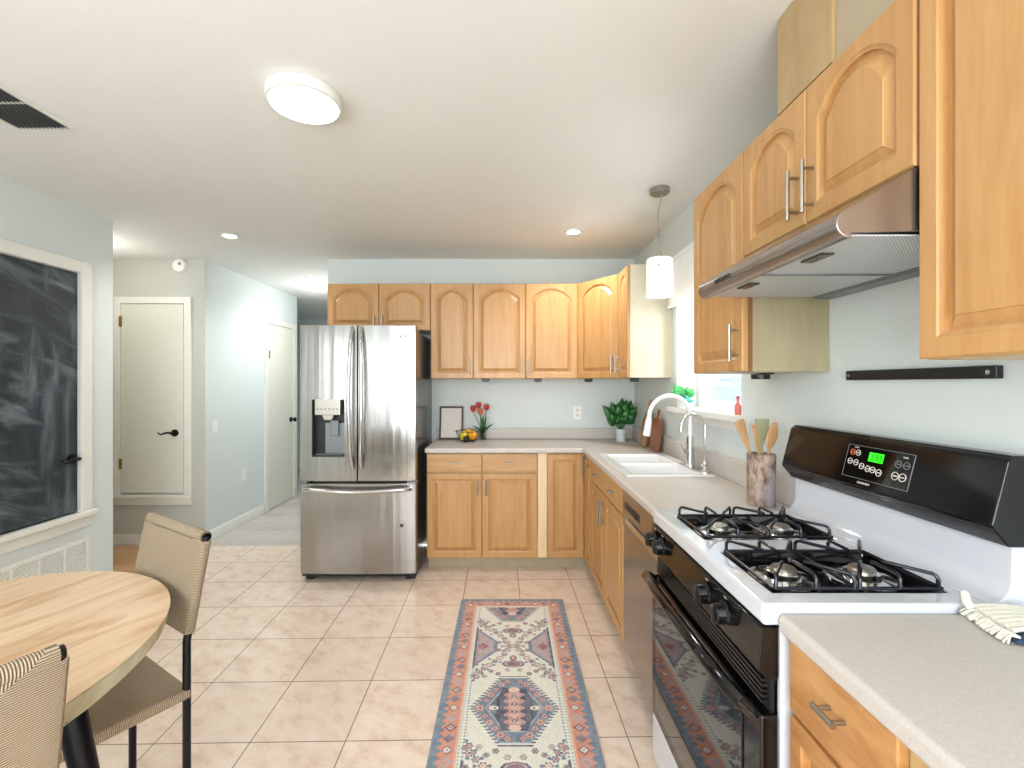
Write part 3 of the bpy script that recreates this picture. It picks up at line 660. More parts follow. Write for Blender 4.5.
# ------------------------------------------------------------------ magnetic strip
t_ = thing('knife_strip', 'long black magnetic knife strip on the right wall above the stove', 'knife rack', (XR, 1.50, 1.412), R(-90))
MB().box(0, -.018, 0, .462, 0, .03).build('bar', 'black', t_, bevel=.003)
for x in (.016, .446): MB().tube([(x, -.018, .015), (x, -.021, .015)], .0055, 14).build('screw', 'chrome', t_)
# ------------------------------------------------------------------ stove
t_ = thing('gas_range', 'white and black gas range with backguard, oven door and bottom drawer', 'range', (.535, 1.706, 0), R(-90))
RW, RD = .735, .565
b = MB(); b.box(.0, .036, .02, .012, RD, .885); b.box(RW-.012, .036, .02, RW, RD, .885); b.box(.012, RD-.02, .02, RW-.012, RD, .885); b.box(.012, .04, .02, RW-.012, RD-.02, .04)
b.build('body', 'enamel', t_, bevel=.002)
wx = [(.085, .325), (.430, .675)]; wy0, wy1 = .055, .440
b = MB().cells([0, .085, .325, .430, .675, RW], [0, wy0, wy1, .475], lambda x, y: not (wy0 < y < wy1 and (wx[0][0] < x < wx[0][1] or wx[1][0] < x < wx[1][1])), .893, .940)
b.build('cooktop', 'enamel', t_, bevel=.009, segs=3)
cove = [(.475, .893), (.475, .940)]+[(.475+.045*math.sin(R(a)), .985-.045*math.cos(R(a))) for a in range(15, 91, 15)]+[(.522, 1.058), (RD-.004, 1.058), (RD-.004, .893)]
MB().prism(cove, 0, RW, 'x').build('rear_riser', 'enamel', t_, bevel=.004)
for a0, a1 in wx:
    wl_ = MB(); wl_.rings([[(a0, wy0, .938), (a1, wy0, .938), (a1, wy1, .938), (a0, wy1, .938)], [(a0+.006, wy0+.006, .912), (a1-.006, wy0+.006, .912), (a1-.006, wy1-.006, .912), (a0+.006, wy1-.006, .912)]], False, True)
    wl_.build('burner_well', 'gloss', t_)
cp = MB().prism([(-.002, .890), (.034, .890), (.034, .780), (.012, .780), (-.010, .800)], .002, RW-.002, 'x').build('control_panel', 'gloss', t_, bevel=.003)
for x in (.045, .125, .475, .580):
    k = thing('knob', '', '', (x, -.006, .846)); del k['label'], k['category']; bpy.data.objects.remove(k)
    mt = Matrix.Translation((x, -.006, .846)) @ Matrix.Rotation(R(94), 4, 'X')
    kb = MB().lathe([(0, 0), (.029, 0), (.029, .004), (.025, .008), (.024, .026), (.021, .029), (0, .029)], n=28, mat=mt).build('knob', 'gloss', t_)
    MB().box(-.0045, -.020, .012, .0045, .020, .036, mat=mt).build('grip', 'black', kb, bevel=.002)
    text('marks', '- o -', .012, 'plate', cp, Matrix.Translation((x, -.0065, .884)) @ Matrix.Rotation(R(90), 4, 'X'), .0002)
b = MB()
for k in range(5): b.box(.02, .008, .720+k*.0115, RW-.02, .022, .726+k*.0115)
b.build('vent_slats', 'black', t_)
MB().box(.012, .022, .70, RW-.012, .030, .780).build('vent_back', 'dark', t_)
od = MB().box(.002, -.004, .205, RW-.002, .034, .705).build('oven_door', 'gloss', t_, bevel=.006)
MB().box(.055, -.008, .25, RW-.075, -.0035, .66).build('oven_window', 'glassblack', od, bevel=.002)
hp = [(.035, 0, .690), (.040, -.030, .715), (.07, -.047, .728), (.20, -.056, .735), (.367, -.059, .737), (.535, -.056, .735), (.665, -.047, .728), (.695, -.030, .715), (.70, 0, .690)]
MB().tube(hp, .013, 12, flat=1.3).build('handle', 'gloss', od)
MB().box(.004, -.002, .045, RW-.004, .034, .198).build('bottom_drawer', 'enamel', t_, bevel=.006)
# backguard
y0b, z0b, y1b, z1b = .474, 1.105, .508, 1.240
MB().prism([(y0b, z0b), (y1b, z1b), (.522, 1.250), (RD-.002, 1.250), (RD-.002, 1.059), (.510, 1.059), (y0b+.004, z0b-.008)], -.004, RW+.004, 'x').build('backguard', 'gloss', t_, bevel=.004)
fc = bpy.data.objects[[o.name for o in kids(t_) if o.name.startswith('backguard')][0]]
up = Vector((0, y1b-y0b, z1b-z0b)).normalized(); nr = Vector((0, -up.z, up.y))
FM = Matrix(((1, 0, 0, 0), (0, up.y, nr.y, y0b), (0, up.z, nr.z, z0b), (0, 0, 0, 1)))     # face coords: x, v up the face, w outward
def on_face(x, v, wv=0): return FM @ Matrix.Translation((x, v, wv))
MB().box(.30, .022, .0003, .530, .118, .0022, mat=FM).build('touch_panel', 'glassblack', fc, bevel=.001)
fr = MB()
for (xa, va, xb, vb) in ((.30, .022, .530, .0235), (.30, .1165, .530, .118), (.30, .0235, .3015, .1165), (.5285, .0235, .530, .1165)): fr.box(xa, va, .0022, xb, vb, .0027, mat=FM)
fr.build('panel_outline', 'filterbar', fc)
dsp = MB().box(.385, .078, .002, .435, .104, .0032, mat=FM).build('clock_display', 'led', fc)
text('digits', '1:53', .024, 'led_dark', dsp, on_face(.412, .091, .0036))
for (x, v, rr, m_) in [(.322, .096, .009, 'tulip2'), (.343, .096, .009, 'print'), (.320, .068, .009, 'print'), (.343, .067, .009, 'print'), (.367, .060, .009, 'print'), (.390, .056, .009, 'print'), (.408, .056, .009, 'print'), (.430, .052, .010, 'print'),
                   (.486, .086, .010, 'filterbar'), (.511, .086, .010, 'filterbar'), (.484, .054, .011, 'print'), (.507, .054, .011, 'print')]:
    bt = MB().lathe([(rr-.0018, .0022), (rr-.0018, .0034), (rr, .0034), (rr, .0022)], n=24, mat=on_face(x, v)).build('button', m_, fc)
    MB().box(-rr*.5, -.0014, .0022, rr*.5, .0014, .0030, mat=on_face(x, v)).build('mark', m_, bt)
text('logo', 'HOTPOINT', .0088, 'print', fc, on_face(.385, .012, .0006))
text('lettering', 'OVEN', .006, 'print', fc, on_face(.333, .111, .0026), .0002); text('lettering', 'TIMER', .006, 'print', fc, on_face(.503, .106, .0026), .0002)
# burners + grates
for a0, a1 in wx:
    cx = (a0+a1)/2
    for cy in (.150, .345):
        bn = MB().lathe([(0, .9125), (.075, .9125), (.078, .920), (.064, .918), (.040, .922), (.038, .936), (.030, .938), (0, .938)], cx, cy, 30).build('burner', 'chrome', t_)
        MB().lathe([(0, .948), (.026, .947), (.030, .942), (.029, .937), (0, .937)], cx, cy, 26).build('burner_cap', 'nickel', bn)
def grate(a0, a1):
    e = .006; x0, x1, y0, y1 = a0+e, a1-e, wy0+.005, wy1-.005; zb, zt = .944, .974; r = .0044; ym = (y0+y1)/2; xm = (x0+x1)/2
    b = MB()
    for p, q in (((x0, y0), (x1, y0)), ((x1, y0), (x1, y1)), ((x1, y1), (x0, y1)), ((x0, y1), (x0, y0)), ((x0, ym), (x1, ym))):
        b.tube([(p[0], p[1], zb), (q[0], q[1], zb)], r, 8)
    def finger(px, py, tx, ty):
        dx, dy = tx-px, ty-py; L = math.hypot(dx, dy); ux, uy = dx/L, dy/L
        b.tube([(px, py, zb), (px, py, zt-.010), (px+ux*.004, py+uy*.004, zt-.003), (px+ux*.010, py+uy*.010, zt), (px+ux*L*.62, py+uy*L*.62, zt), (px+ux*L*.70, py+uy*L*.70, zt-.002)], r, 8)
    for cy, ya, yb in (((y0+ym)/2, y0, ym), ((y1+ym)/2, ym, y1)):
        for yy in (ya+.004, cy, yb-.008): finger(x0, yy, xm, cy); finger(x1, yy, xm, cy)
    return b.build('grate', 'iron', t_)
for a in wx: grate(*a)

# ------------------------------------------------------------------ fridge
FX0, FX1, FY = -1.465, -.645, 3.28
t_ = thing('refrigerator', 'stainless french-door refrigerator with water dispenser and freezer drawer', 'refrigerator', (FX0, FY, 0))
fw_ = FX1-FX0; sp = .408
MB().box(.004, .085, .035, fw_-.004, .74, 1.775).build('case', 'case', t_, bevel=.004)
def curved(x0, x1, z0, z1, hole=None, name='door'):
    n = 10; b = MB(); th = .078
    X = lambda i: x0+(x1-x0)*i/n
    def fy(x): return .012*((2*x/fw_-1)**2)
    pts = [(X(0)+.004, th)]+[(X(0), th-.004), (X(0), fy(X(0))+.008)]+[(X(i)+(.003 if i == 0 else -.003 if i == n else 0), fy(X(i))+(.002 if i in (0, n) else 0)) for i in range(n+1)]+[(X(n), fy(X(n))+.008), (X(n), th-.004), (X(n)-.004, th)]
    return b.prism(pts, z0, z1, 'z').build(name, 'steel', t_, bevel=.002)
# left door with dispenser niche: four pieces in one mesh
dz0, dz1, dx0, dx1 = .885, 1.290, .085, .318
b = MB(); th = .078
def slabx(xa, xb, za, zb):
    f = lambda x: .012*((2*x/fw_-1)**2); n = 6
    pts = [(xa, th)]+[(xa+(xb-xa)*i/n, f(xa+(xb-xa)*i/n)) for i in range(n+1)]+[(xb, th)]
    b.prism(pts, za, zb, 'z')
Z0, Z1 = .715, 1.815
slabx(0, dx0, Z0, Z1); slabx(dx1, sp-.003, Z0, Z1); slabx(dx0, dx1, Z0, dz0); slabx(dx0, dx1, dz1, Z1)
bmesh.ops.remove_doubles(b.b, verts=b.b.verts, dist=.0002)
ld = b.build('door', 'steel', t_)
MB().box(dx0, .066, dz0, dx1, .077, dz1).box(dx0, .014, dz0, dx0+.004, .066, dz1).box(dx1-.004, .014, dz0, dx1, .066, dz1).box(dx0, .014, dz0, dx1, .066, dz0+.012).box(dx0, .014, dz1-.004, dx1, .066, dz1).build('dispenser_niche', 'black', ld)
MB().box(dx0+.075, .060, dz0+.012, dx1-.02, .066, dz0+.235).box(dx0+.02, .020, dz0+.012, dx1-.02, .06, dz0+.018).build('dispenser_back', 'filterbar', ld, bevel=.002)
cpn = MB().box(dx0+.02, .004, dz1-.11, dx1-.03, .055, dz1+.006).build('dispenser_control', 'nickel', ld, bevel=.004)
for k in range(6): MB().box(dx0+.035+.028*k, .0025, dz1-.07, dx0+.047+.028*k, .0042, dz1-.064).build('icon', 'black', cpn)
MB().prism([(dx0+.07, dz1-.11), (dx0+.155, dz1-.11), (dx0+.14, dz1-.145), (dx0+.085, dz1-.145)], .012, .055, 'y').build('dispenser_nozzle', 'nickel', ld, bevel=.003)
MB().box(dx0+.118, .035, dz0+.145, dx0+.178, .046, dz0+.255).build('dispenser_paddle', 'filterbar', ld, bevel=.006)
rd_ = curved(sp+.003, fw_, Z0, Z1)
fz = curved(0, fw_, .058, .695, name='freezer_drawer')
def bow(parent, x, s_):
    pts = [(x, .0, 1.80), (x, -.020, 1.775), (x+s_*.004, -.038, 1.70)]+[(x+s_*(.004+.010*math.sin(PI*k/8)), -.042-.012*math.sin(PI*k/8), 1.68-.76*k/8) for k in range(9)]+[(x+s_*.004, -.038, .90), (x, -.02, .83), (x, .0, .80)]
    pts = [p for p in pts]
    return MB().tube(pts, .0125, 12, flat=1.0).build('handle', 'chrome', parent)
bow(ld, sp-.030, -1); bow(rd_, sp+.032, 1)
pts = [(.04, .008, .655), (.045, -.03, .662), (.08, -.046, .664)]+[(.10+.62*k/8, -.048-.014*math.sin(PI*k/8), .664-.014*math.sin(PI*k/8)) for k in range(9)]+[(.74, -.046, .664), (.775, -.03, .662), (.78, .008, .655)]
MB().tube(pts, .0135, 12).build('handle', 'chrome', fz)
MB().box(.01, .10, 1.776, .09, .20, 1.80).box(fw_-.09, .10, 1.776, fw_-.01, .20, 1.80).build('hinge_cover', 'filterbar', t_, bevel=.004)
MB().box(.005, .01, .697, .05, .07, .713).box(fw_-.06, -.002, .697, fw_+.006, .07, .713).build('hinge', 'filterbar', t_, bevel=.003)
MB().box(.02, .06, .0, .08, .12, .035).box(fw_-.08, .06, 0, fw_-.02, .12, .035).box(.03, .68, 0, .08, .73, .035).box(fw_-.08, .68, 0, fw_-.03, .73, .035).box(.004, .03, .030, fw_-.004, .085, .056).build('foot', 'black', t_, bevel=.003)
RF = Matrix.Rotation(R(90), 4, 'X')
text('logo', 'LG', .038, 'case', rd_, Matrix.Translation((fw_-.072, .0085, 1.735)) @ RF)
MB().lathe([(0, 0), (.012, 0), (.012, .002), (0, .002)], n=20, mat=Matrix.Translation((fw_-.112, .0085, 1.735)) @ RF).build('logo_badge', 'case', rd_)
text('lettering', 'INVERTER', .013, 'tulip', rd_, Matrix.Translation((fw_-.075, .009, .745)) @ RF)
MB().lathe([(0, 0), (.013, 0), (.011, .002), (0, .002)], n=20, mat=Matrix.Translation((fw_-.10, .0075, .40)) @ RF).build('badge', 'case', fz)

# ------------------------------------------------------------------ wall plates, grille
def plate(name, label, cat, loc, rz, kind):
    t_ = thing(name, label, cat, loc, rz); MB().box(-.036, -.006, -.058, .036, 0, .058).build('cover', 'plate', t_, bevel=.003)
    if kind == 'outlet':
        for z in (-.022, .022):
            s_ = MB().lathe([(0, 0), (.016, 0), (.016, .002), (0, .002)], n=20, mat=Matrix.Translation((0, -.006, z)) @ RF).build('socket', 'print', t_)
            MB().box(-.007, -.0088, z-.004, -.005, -.0078, z+.006).box(.005, -.0088, z-.004, .007, -.0078, z+.006).build('slot', 'dark', s_)
    elif kind == 'switch': MB().box(-.014, -.010, -.03, .014, -.006, .03).build('rocker', 'plate', t_, bevel=.002)
    else: MB().lathe([(0, 0), (.004, 0), (.004, .002), (0, .002)], n=12, mat=Matrix.Translation((0, -.006, .0)) @ RF).build('screw', 'nickel', t_)
plate('wall_outlet', 'white double outlet on the back wall above the counter', 'outlet', (.612, YB, 1.150), 0, 'outlet')
plate('light_switch', 'white rocker light switch on the hallway wall near the corner', 'light switch', (XL, 4.20, 1.02), R(90), 'switch')
plate('blank_wall_plate', 'small blank white wall plate low on the hallway wall', 'wall plate', (XL, 4.66, .49), R(90), 'blank')
t_ = thing('air_return_grille', 'white louvred air return grille low on the left wall under the chalkboard door', 'grille', (XL, 0, 0))
gy1, gy0, gz0, gz1 = 2.935, 2.02, .10, .440
b = MB(); e = .022; b.box(0, gy0, gz0, .008, gy1, gz0+e); b.box(0, gy0, gz1-e, .008, gy1, gz1)
nd = 6
for k in range(nd+1):
    y = gy1-e-(gy1-gy0-e)*k/nd; b.box(0, y, gz0+e, .008, y+(e if k in (0, nd) else .012), gz1-e)
b.build('frame', 'white', t_, bevel=.0015)
b = MB(); n = 24
for k in range(n):
    z = gz0+e+(gz1-gz0-2*e)*(k+.3)/n; b.prism([(.001, z+.003), (.006, z-.002), (.007, z+.002), (.002, z+.007)], gy0+e, gy1-e, 'y')
b.build('louvres', 'white', t_)
MB().box(0.0002, gy0+.01, gz0+.01, .0012, gy1-.01, gz1-.01).build('duct_shade', 'dark', t_)  # dark backing sheet stands in for shade between the grille blades

# ------------------------------------------------------------------ table
t_ = thing('dining_table', 'round light wood dining table with a thick pale rim and dark legs', 'table', (-1.412, 1.015, 0))
n = 72; RXT, RYT = .52, .60
el = lambda s_, z: [(RXT*s_*math.cos(2*PI*k/n), (RYT-RXT+RXT*s_)*math.sin(2*PI*k/n), z) for k in range(n)]
MB().rings([el(.93, .745), el(.985, .748), el(1.0, .7505)], True, True).build('tabletop', 'tabletop', t_)
MB().rings([el(.80, .683), el(.935, .683), el(.985, .708), el(1.0, .7465), el(.99, .7495)], True, True).build('table_edge', 'tableedge', t_, smooth=False)
for (tx, ty, bx, by) in ((-1.03, 1.087, -.85, 1.06), (-1.70, 1.34, -1.86, 1.48), (-1.62, .66, -1.72, .50)):
    MB().tube([(tx+1.412, ty-1.015, .69), (bx+1.412, by-1.015, 0)], [.029, .019], 14).build('leg', 'frame', t_)
# ------------------------------------------------------------------ chairs
def chair():
    t_ = thing('dining_chair', 'x', 'chair')
    hw, dp = .205, .19; lean = .055
    def post(sx): return [(sx*hw, -dp, 0), (sx*hw, -dp, .50), (sx*hw, -dp, .61), (sx*hw, -dp-lean, .915)]
    for sx in (-1, 1):
        MB().tube(post(sx), .0115, 14).build('leg', 'frame', t_); MB().tube([(sx*hw, dp, 0), (sx*hw, dp, .455)], .0115, 14).build('leg', 'frame', t_)
    b = MB()
    for sx in (-1, 1): b.tube([(sx*hw, -dp, .45), (sx*hw, dp, .45)], .010, 10)
    b.tube([(-hw, dp, .45), (hw, dp, .45)], .010, 10); b.tube([(-hw, -dp, .45), (hw, -dp, .45)], .010, 10)
    b.build('seat_frame', 'frame', t_)
    MB().tube([(-hw-.008, -dp-lean, .915), (hw+.008, -dp-lean, .915)], .0125, 16).build('top_rail', 'frame', t_)
    MB().tube([(-hw+.002, -dp-lean, .915), (hw-.002, -dp-lean, .915)], .0175, 18).build('rail_wrap', 'cord_back', t_)
    # back: closed cord sleeve round the two posts
    def yb(z): return -dp-(z-.61)/(.305)*lean
    def ring(z, extra=0):
        y = yb(z); pts = []; sag = .014*math.sin(PI*min(1, max(0, (z-.64)/.27))); rr = .0165; m = 10
        for i in range(m+1): x = -hw+2*hw*i/m; pts.append((x, y+.0155-sag*(1-(x/hw)**2), z))
        for a in (60, 30, 0, -30, -60): pts.append((hw+rr*math.cos(R(a)), y+rr*math.sin(R(a)), z))
        for i in range(m+1): x = hw-2*hw*i/m; pts.append((x, y-.0155+sag*(1-(x/hw)**2)*.3, z))
        for a in (240, 210, 180, 150, 120): pts.append((-hw+rr*math.cos(R(a)), y+rr*math.sin(R(a)), z))
        return pts
    MB().rings([ring(.635+.268*k/14) for k in range(15)], True, True).build('backrest', 'cord_back', t_)
    # seat: sagging slab rolled over the rails
    def sring(y):
        pts = []; m = 10; sg = .026*(1-(abs(y)/dp)**2) if abs(y) < dp else 0; zt = .4655
        for i in range(m+1): x = -hw+2*hw*i/m; pts.append((x, y, zt-sg*(1-(x/hw)**2)))
        for a in (60, 30, 0, -30, -60): pts.append((hw+.0165*math.cos(R(a)), y, .45+.0165*math.sin(R(a))))
        for i in range(m+1): x = hw-2*hw*i/m; pts.append((x, y, .4345-sg*.6*(1-(x/hw)**2)))
        for a in (240, 210, 180, 150, 120): pts.append((-hw+.0165*math.cos(R(a)), y, .45+.0165*math.sin(R(a))))
        return pts
    ys = [-dp-.004+(2*dp+.018)*k/14 for k in range(15)]
    MB().rings([sring(y) for y in ys], True, True).build('seat', 'cord_seat', t_)
    return t_
c1 = chair(); c1['label'] = 'woven tan cord dining chair with black frame on the far side of the round table'; c1['group'] = 'woven dining chairs'
c1.location = (-1.26, 1.381, 0); c1.rotation_euler = (0, 0, R(147.3))
c2_ = dup(c1); c2_['label'] = 'woven cord dining chair in the bottom left foreground, seen from behind'
c2_.location = (-1.118, .758, 0); c2_.rotation_euler = (0, 0, R(64.5))

# ------------------------------------------------------------------ rug
RU, V0, V1 = .327, .72, 3.01; RCX = .032
nu, nv = 236, 824
u = np.linspace(-RU, RU, nu+1); v = np.linspace(V0, V1, nv+1); U, Vv = np.meshgrid(u, v)
rng = np.random.default_rng(3)
def C(*c): return np.array(srgb(*c)[:3])
STEEL, NAVY, TERRA, CREAM, PINK, ROSE, LBLUE, TEAL = C(88, 112, 138), C(36, 42, 74), C(204, 130, 98), C(222, 220, 206), C(206, 158, 146), C(140, 74, 82), C(150, 174, 188), C(64, 104, 124)
P = np.zeros(U.shape+(3,)); P[:] = CREAM
def put(mask, col): P[mask] = col
PER = .94; VC = 2.0
aU = np.abs(U)
dv = (Vv-VC+PER/2) % PER-PER/2; adv = np.abs(dv)
dm = (Vv-VC) % PER-PER/2; adm = np.abs(dm)
tick = (np.floor(Vv/.0085) % 2 == 0)
# medallion
hexm = np.maximum(adv/.205, (aU+.60*adv)/.185)
put((hexm < 1.06) & (hexm > .97) & tick, NAVY)
put(hexm < .97, TEAL); put((hexm < .86), STEEL)
chk = ((np.floor(U/.008)+np.floor(Vv/.010)) % 2 == 0)
put((hexm < .97) & (hexm > .90) & tick, C(130, 160, 180)); put((hexm < .66) & chk, NAVY); put(hexm < .56, TEAL); put((hexm < .54) & chk, STEEL)
put((np.abs(hexm-.665) < .014), C(176, 186, 190))
def floret(x, y, r, ca, cb, cc=None):
    for sx in (-1, 1):
        d_ = np.sqrt((U-sx*x)**2+(dv-y)**2); a_ = np.arctan2(dv-y, U-sx*x); rr = r*(1+.22*np.cos(6*a_))
        put(d_ < rr, ca); put(d_ < rr*.68, cb); put(d_ < rr*.30, ca if cc is None else cc)
for s1 in (-1, 1):
    for k, (x, y) in enumerate([(.148, .0), (.125, .05), (.105, .085), (.082, .12), (.058, .155), (.03, .175), (.098, 0)]):
        floret(x, s1*y, .016 if k else .019, ROSE if k % 2 else TERRA, PINK if k != 6 else CREAM, NAVY)
put((aU < .078) & (adv < .135) & (aU+.35*adv < .098), NAVY)
col_w = .034+.012*np.cos(adv/.105*PI*5)
put((aU < col_w) & (adv < .105), PINK); put((aU < col_w-.008) & (adv < .098), ROSE); put((aU < col_w-.014) & (adv < .095), PINK)
for y in (-.075, -.025, .025, .075): put((np.abs(U)+np.abs(dv-y)*1.2 < .014), NAVY); put((np.abs(U)+np.abs(dv-y)*1.2 < .006), CREAM)
put(((U/.026)**2+((adv-.118)/.017)**2 < 1), C(222, 186, 172))
for sx in (-1, 1): put((((U-sx*.084)/.017)**2+(dv/.012)**2 < 1), CREAM); put((((U-sx*.084)/.007)**2+(dv/.006)**2 < 1), TEAL)
# side half lozenges
lim = .083+np.maximum(0, adm-.045)*.86
inner = (aU > lim) & (aU < .193)
put(inner, STEEL); inn2 = (aU > lim+.018) & (aU < .193); put(inn2, C(186, 158, 152)); put(inn2 & chk, C(150, 140, 152)); put(inn2 & (np.abs(aU-.16)+adm*.8 < .03), ROSE)
put((aU > .193) & (aU < .204) & (adm < .19), NAVY); put((aU > .180) & (aU < .193) & (adm < .16) & tick, C(150, 120, 130))
put((aU > .190) & (aU < .204) & (adm > .19) & tick & (aU > .196), C(120, 130, 150))
# bow ties in the middle
for y in (-.155, .155):
    e1 = np.abs(U)/.052; e2 = np.abs(dm-y)/.026
    put(np.maximum(e1, e2) + .4*np.minimum(e1, e2) < 1.15, NAVY); put(np.maximum(e1, e2)+.4*np.minimum(e1, e2) < .92, PINK); put(np.maximum(e1, e2)+.4*np.minimum(e1, e2) < .72, C(84, 84, 116)); put((aU < .014) & (np.abs(dm-y) < .012), ROSE)
    put((((U)/.018)**2+((dm-y*.68)/.022)**2 < 1), NAVY); put((((U)/.011)**2+((dm-y*.68)/.014)**2 < 1), PINK)
# florets along diagonals
def floret2(x, y, r, ca, cb, cc):
    for sx in (-1, 1):
        d_ = np.sqrt((U-sx*x)**2+(dm-y)**2); a_ = np.arctan2(dm-y, U-sx*x); rr = r*(1+.2*np.cos(6*a_))
        put(d_ < rr, ca); put(d_ < rr*.62, cb); put(d_ < rr*.3, cc)
for s1 in (-1, 1):
    for k, (x, y) in enumerate([(.022, .0), (.03, .035), (.045, .075), (.068, .105), (.094, .135), (.12, .165), (.148, .195), (.175, .225), (.178, .26), (.0, .0)]):
        floret2(x, s1*y, .0175 if k % 2 else .0155, [NAVY, ROSE, TEAL, ROSE][k % 4], [PINK, CREAM][k % 2], [ROSE, NAVY, TERRA][k % 3])
    for (x, y) in ((.095, .165), (.125, .20), (.065, .14), (.15, .238), (.05, .045), (.15, .165), (.18, .20), (.12, .115), (.19, .285)): floret2(x, s1*y, .008, TEAL, STEEL, NAVY)
for s1 in (-1, 1):
    for k, (x, y) in enumerate([(.055, .0), (.075, .035), (.10, .068), (.128, .10), (.158, .132), (.186, .16), (.03, .205), (.075, .235), (.11, .215), (.14, .255), (.16, .225), (.195, .25)]):
        floret2(x, s1*y, .0125, [ROSE, NAVY, TEAL][k % 3], [CREAM, PINK, TERRA][k % 3], NAVY) if not (x > lim.min() and y < .14 and x > .083+max(0, y-.045)*.86-.018) else None
# edge ticks & borders
be = np.minimum(RU-aU, (V1-Vv)*1.05)
put((be < .116) & (be > .104), CREAM); put((be < .116) & (be > .104) & tick & (be > .108), C(170, 176, 176))
terr = be <= .104
put(terr, TERRA); put((be < .100) & (be > .095), C(226, 170, 140))
side = (RU-aU) < (V1-Vv)*1.05
ph = np.where(side, Vv, U)
cell = (ph/.058) % 1-.5; idx = np.floor(ph/.058).astype(int)
dd = np.abs(cell)*.058+np.abs(be-.066)*.95
for k_, (ca, cb) in enumerate(((NAVY, PINK), (C(160, 160, 176), TERRA), (ROSE, CREAM), (STEEL, ROSE))):
    mm = terr & (idx % 4 == k_); put(mm & (dd < .024), ca); put(mm & (dd < .015), cb); put(mm & (dd < .005), ca)
zig = .024+.020*np.abs(((ph/.036) % 1)*2-1)
put(be < zig, C(98, 124, 146)); put((be < zig-.010), STEEL); put((be < .008), C(112, 122, 132))
put((be < zig) & (be > zig-.004), C(60, 84, 110))
# woven irregularity
P = P*(1+rng.normal(0, .09, U.shape)[..., None]); wear = np.clip(rng.normal(.5, .5, (nv//8+2, nu//8+2)), 0, 1).repeat(8, 0).repeat(8, 1)[:nv+1, :nu+1, None]
P = P*(1-.16*wear)+C(205, 205, 200)*.16*wear
P = np.clip(P, 0, 1)
vs = np.zeros((nv+1, nu+1, 3)); vs[..., 0] = U+RCX; vs[..., 1] = Vv; vs[..., 2] = .007+.0006*rng.random(U.shape)
V_ = vs.reshape(-1, 3); I = np.arange((nu+1)*(nv+1)).reshape(nv+1, nu+1)
F = np.stack([I[:-1, :-1], I[:-1, 1:], I[1:, 1:], I[1:, :-1]], -1).reshape(-1, 4)
# skirt to the floor
bl = np.concatenate([I[0, :], I[1:, -1], I[-1, -2::-1], I[-2:0:-1, 0]]); base = len(V_); nb = len(bl)
low = V_[bl].copy(); low[:, 2] = .0005
V_ = np.vstack([V_, low]); j = np.arange(nb); F2 = np.stack([bl[j], base+j, base+(j+1) % nb, bl[(j+1) % nb]], -1); F = np.vstack([F, F2])
me = bpy.data.meshes.new('runner_rug'); me.from_pydata(V_.tolist(), [], F.tolist())
ca = me.color_attributes.new('pattern', 'FLOAT_COLOR', 'POINT'); cc = np.ones((len(V_), 4)); cc[:base, :3] = P.reshape(-1, 3); cc[base:, :3] = C(104, 128, 148)
ca.data.foreach_set('color', cc.ravel().astype(np.float32)); me.materials.append(M['rug'])
rg = bpy.data.objects.new('runner_rug', me); COL.objects.link(rg); tag(rg, 'blue, terracotta and cream patterned runner rug on the tile floor', 'rug')

# ------------------------------------------------------------------ counter objects
# picture frame
t_ = thing('picture_frame', 'dark framed pale print leaning on the back wall next to the fridge', 'picture frame', (-.478, 3.975, CZ+.0005)); t_.rotation_euler = (R(-10), 0, 0)
fwd, fh = .205, .285; b = MB(); e = .016
b.box(-fwd/2, -.012, 0, fwd/2, .0, e); b.box(-fwd/2, -.012, fh-e, fwd/2, 0, fh); b.box(-fwd/2, -.012, e, -fwd/2+e, 0, fh-e); b.box(fwd/2-e, -.012, e, fwd/2, 0, fh-e)
b.build('frame', 'picframe', t_, bevel=.002); MB().box(-fwd/2+e, -.006, e, fwd/2-e, 0, fh-e).build('print', 'print', t_)
# fruit basket
bx, by = -.318, 3.83
t_ = thing('wire_fruit_bowl', 'black wire bowl holding fruit in front of the framed print', 'bowl', (bx, by, CZ+.0005))
b = MB(); circ = lambda r, z, n=40: [(r*math.cos(2*PI*k/n), r*math.sin(2*PI*k/n), z) for k in range(n+1)]
b.tube(circ(.105, .088), .0028, 6, cap=False); b.tube(circ(.045, .003), .0028, 6, cap=False); b.tube(circ(.085, .045), .0016, 6, cap=False)
b.build('rim', 'black', t_)
b = MB()
for k in range(16):
    a = 2*PI*k/16; b.tube([(.045*math.cos(a), .045*math.sin(a), .003), (.074*math.cos(a), .074*math.sin(a), .022), (.094*math.cos(a), .094*math.sin(a), .055), (.105*math.cos(a), .105*math.sin(a), .088)], .0015, 5)
for k in range(-1, 2): b.tube([(-.042, .018*k, .003), (.042, .018*k, .003)], .0015, 5); b.tube([(.018*k, -.042, .003), (.018*k, .042, .003)], .0015, 5)
b.build('wires', 'black', t_)
def fruit(name, label, x, y, z, r, mat, el=1.0, rot=0):
    t_ = thing(name, label, 'fruit', (x, y, z)); mt = Matrix.Rotation(rot, 4, 'Y')
    pr = [(0, -r*el)]+[(r*math.cos(R(a))*(1-.06*(abs(a)/90)**4), r*el*math.sin(R(a))) for a in range(-75, 76, 15)]+[(0, r*el)]
    MB().lathe(pr, n=20, mat=mt).build('flesh', mat, t_); MB().lathe([(0, r*el*.985), (.004, r*el*.985), (.003, r*el+.003), (0, r*el+.003)], n=8, mat=mt).build('stem_end', 'stem', t_)
fruit('lemon', 'yellow green lemon on the left of the wire bowl', bx-.040, by-.010, CZ+.052, .035, 'lemon', 1.15, .5)
fruit('orange', 'large orange on the right of the wire bowl', bx+.036, by-.012, CZ+.054, .038, 'orange')
fruit('orange', 'orange at the back of the wire bowl behind the lemon', bx-.004, by+.048, CZ+.066, .034, 'orange')
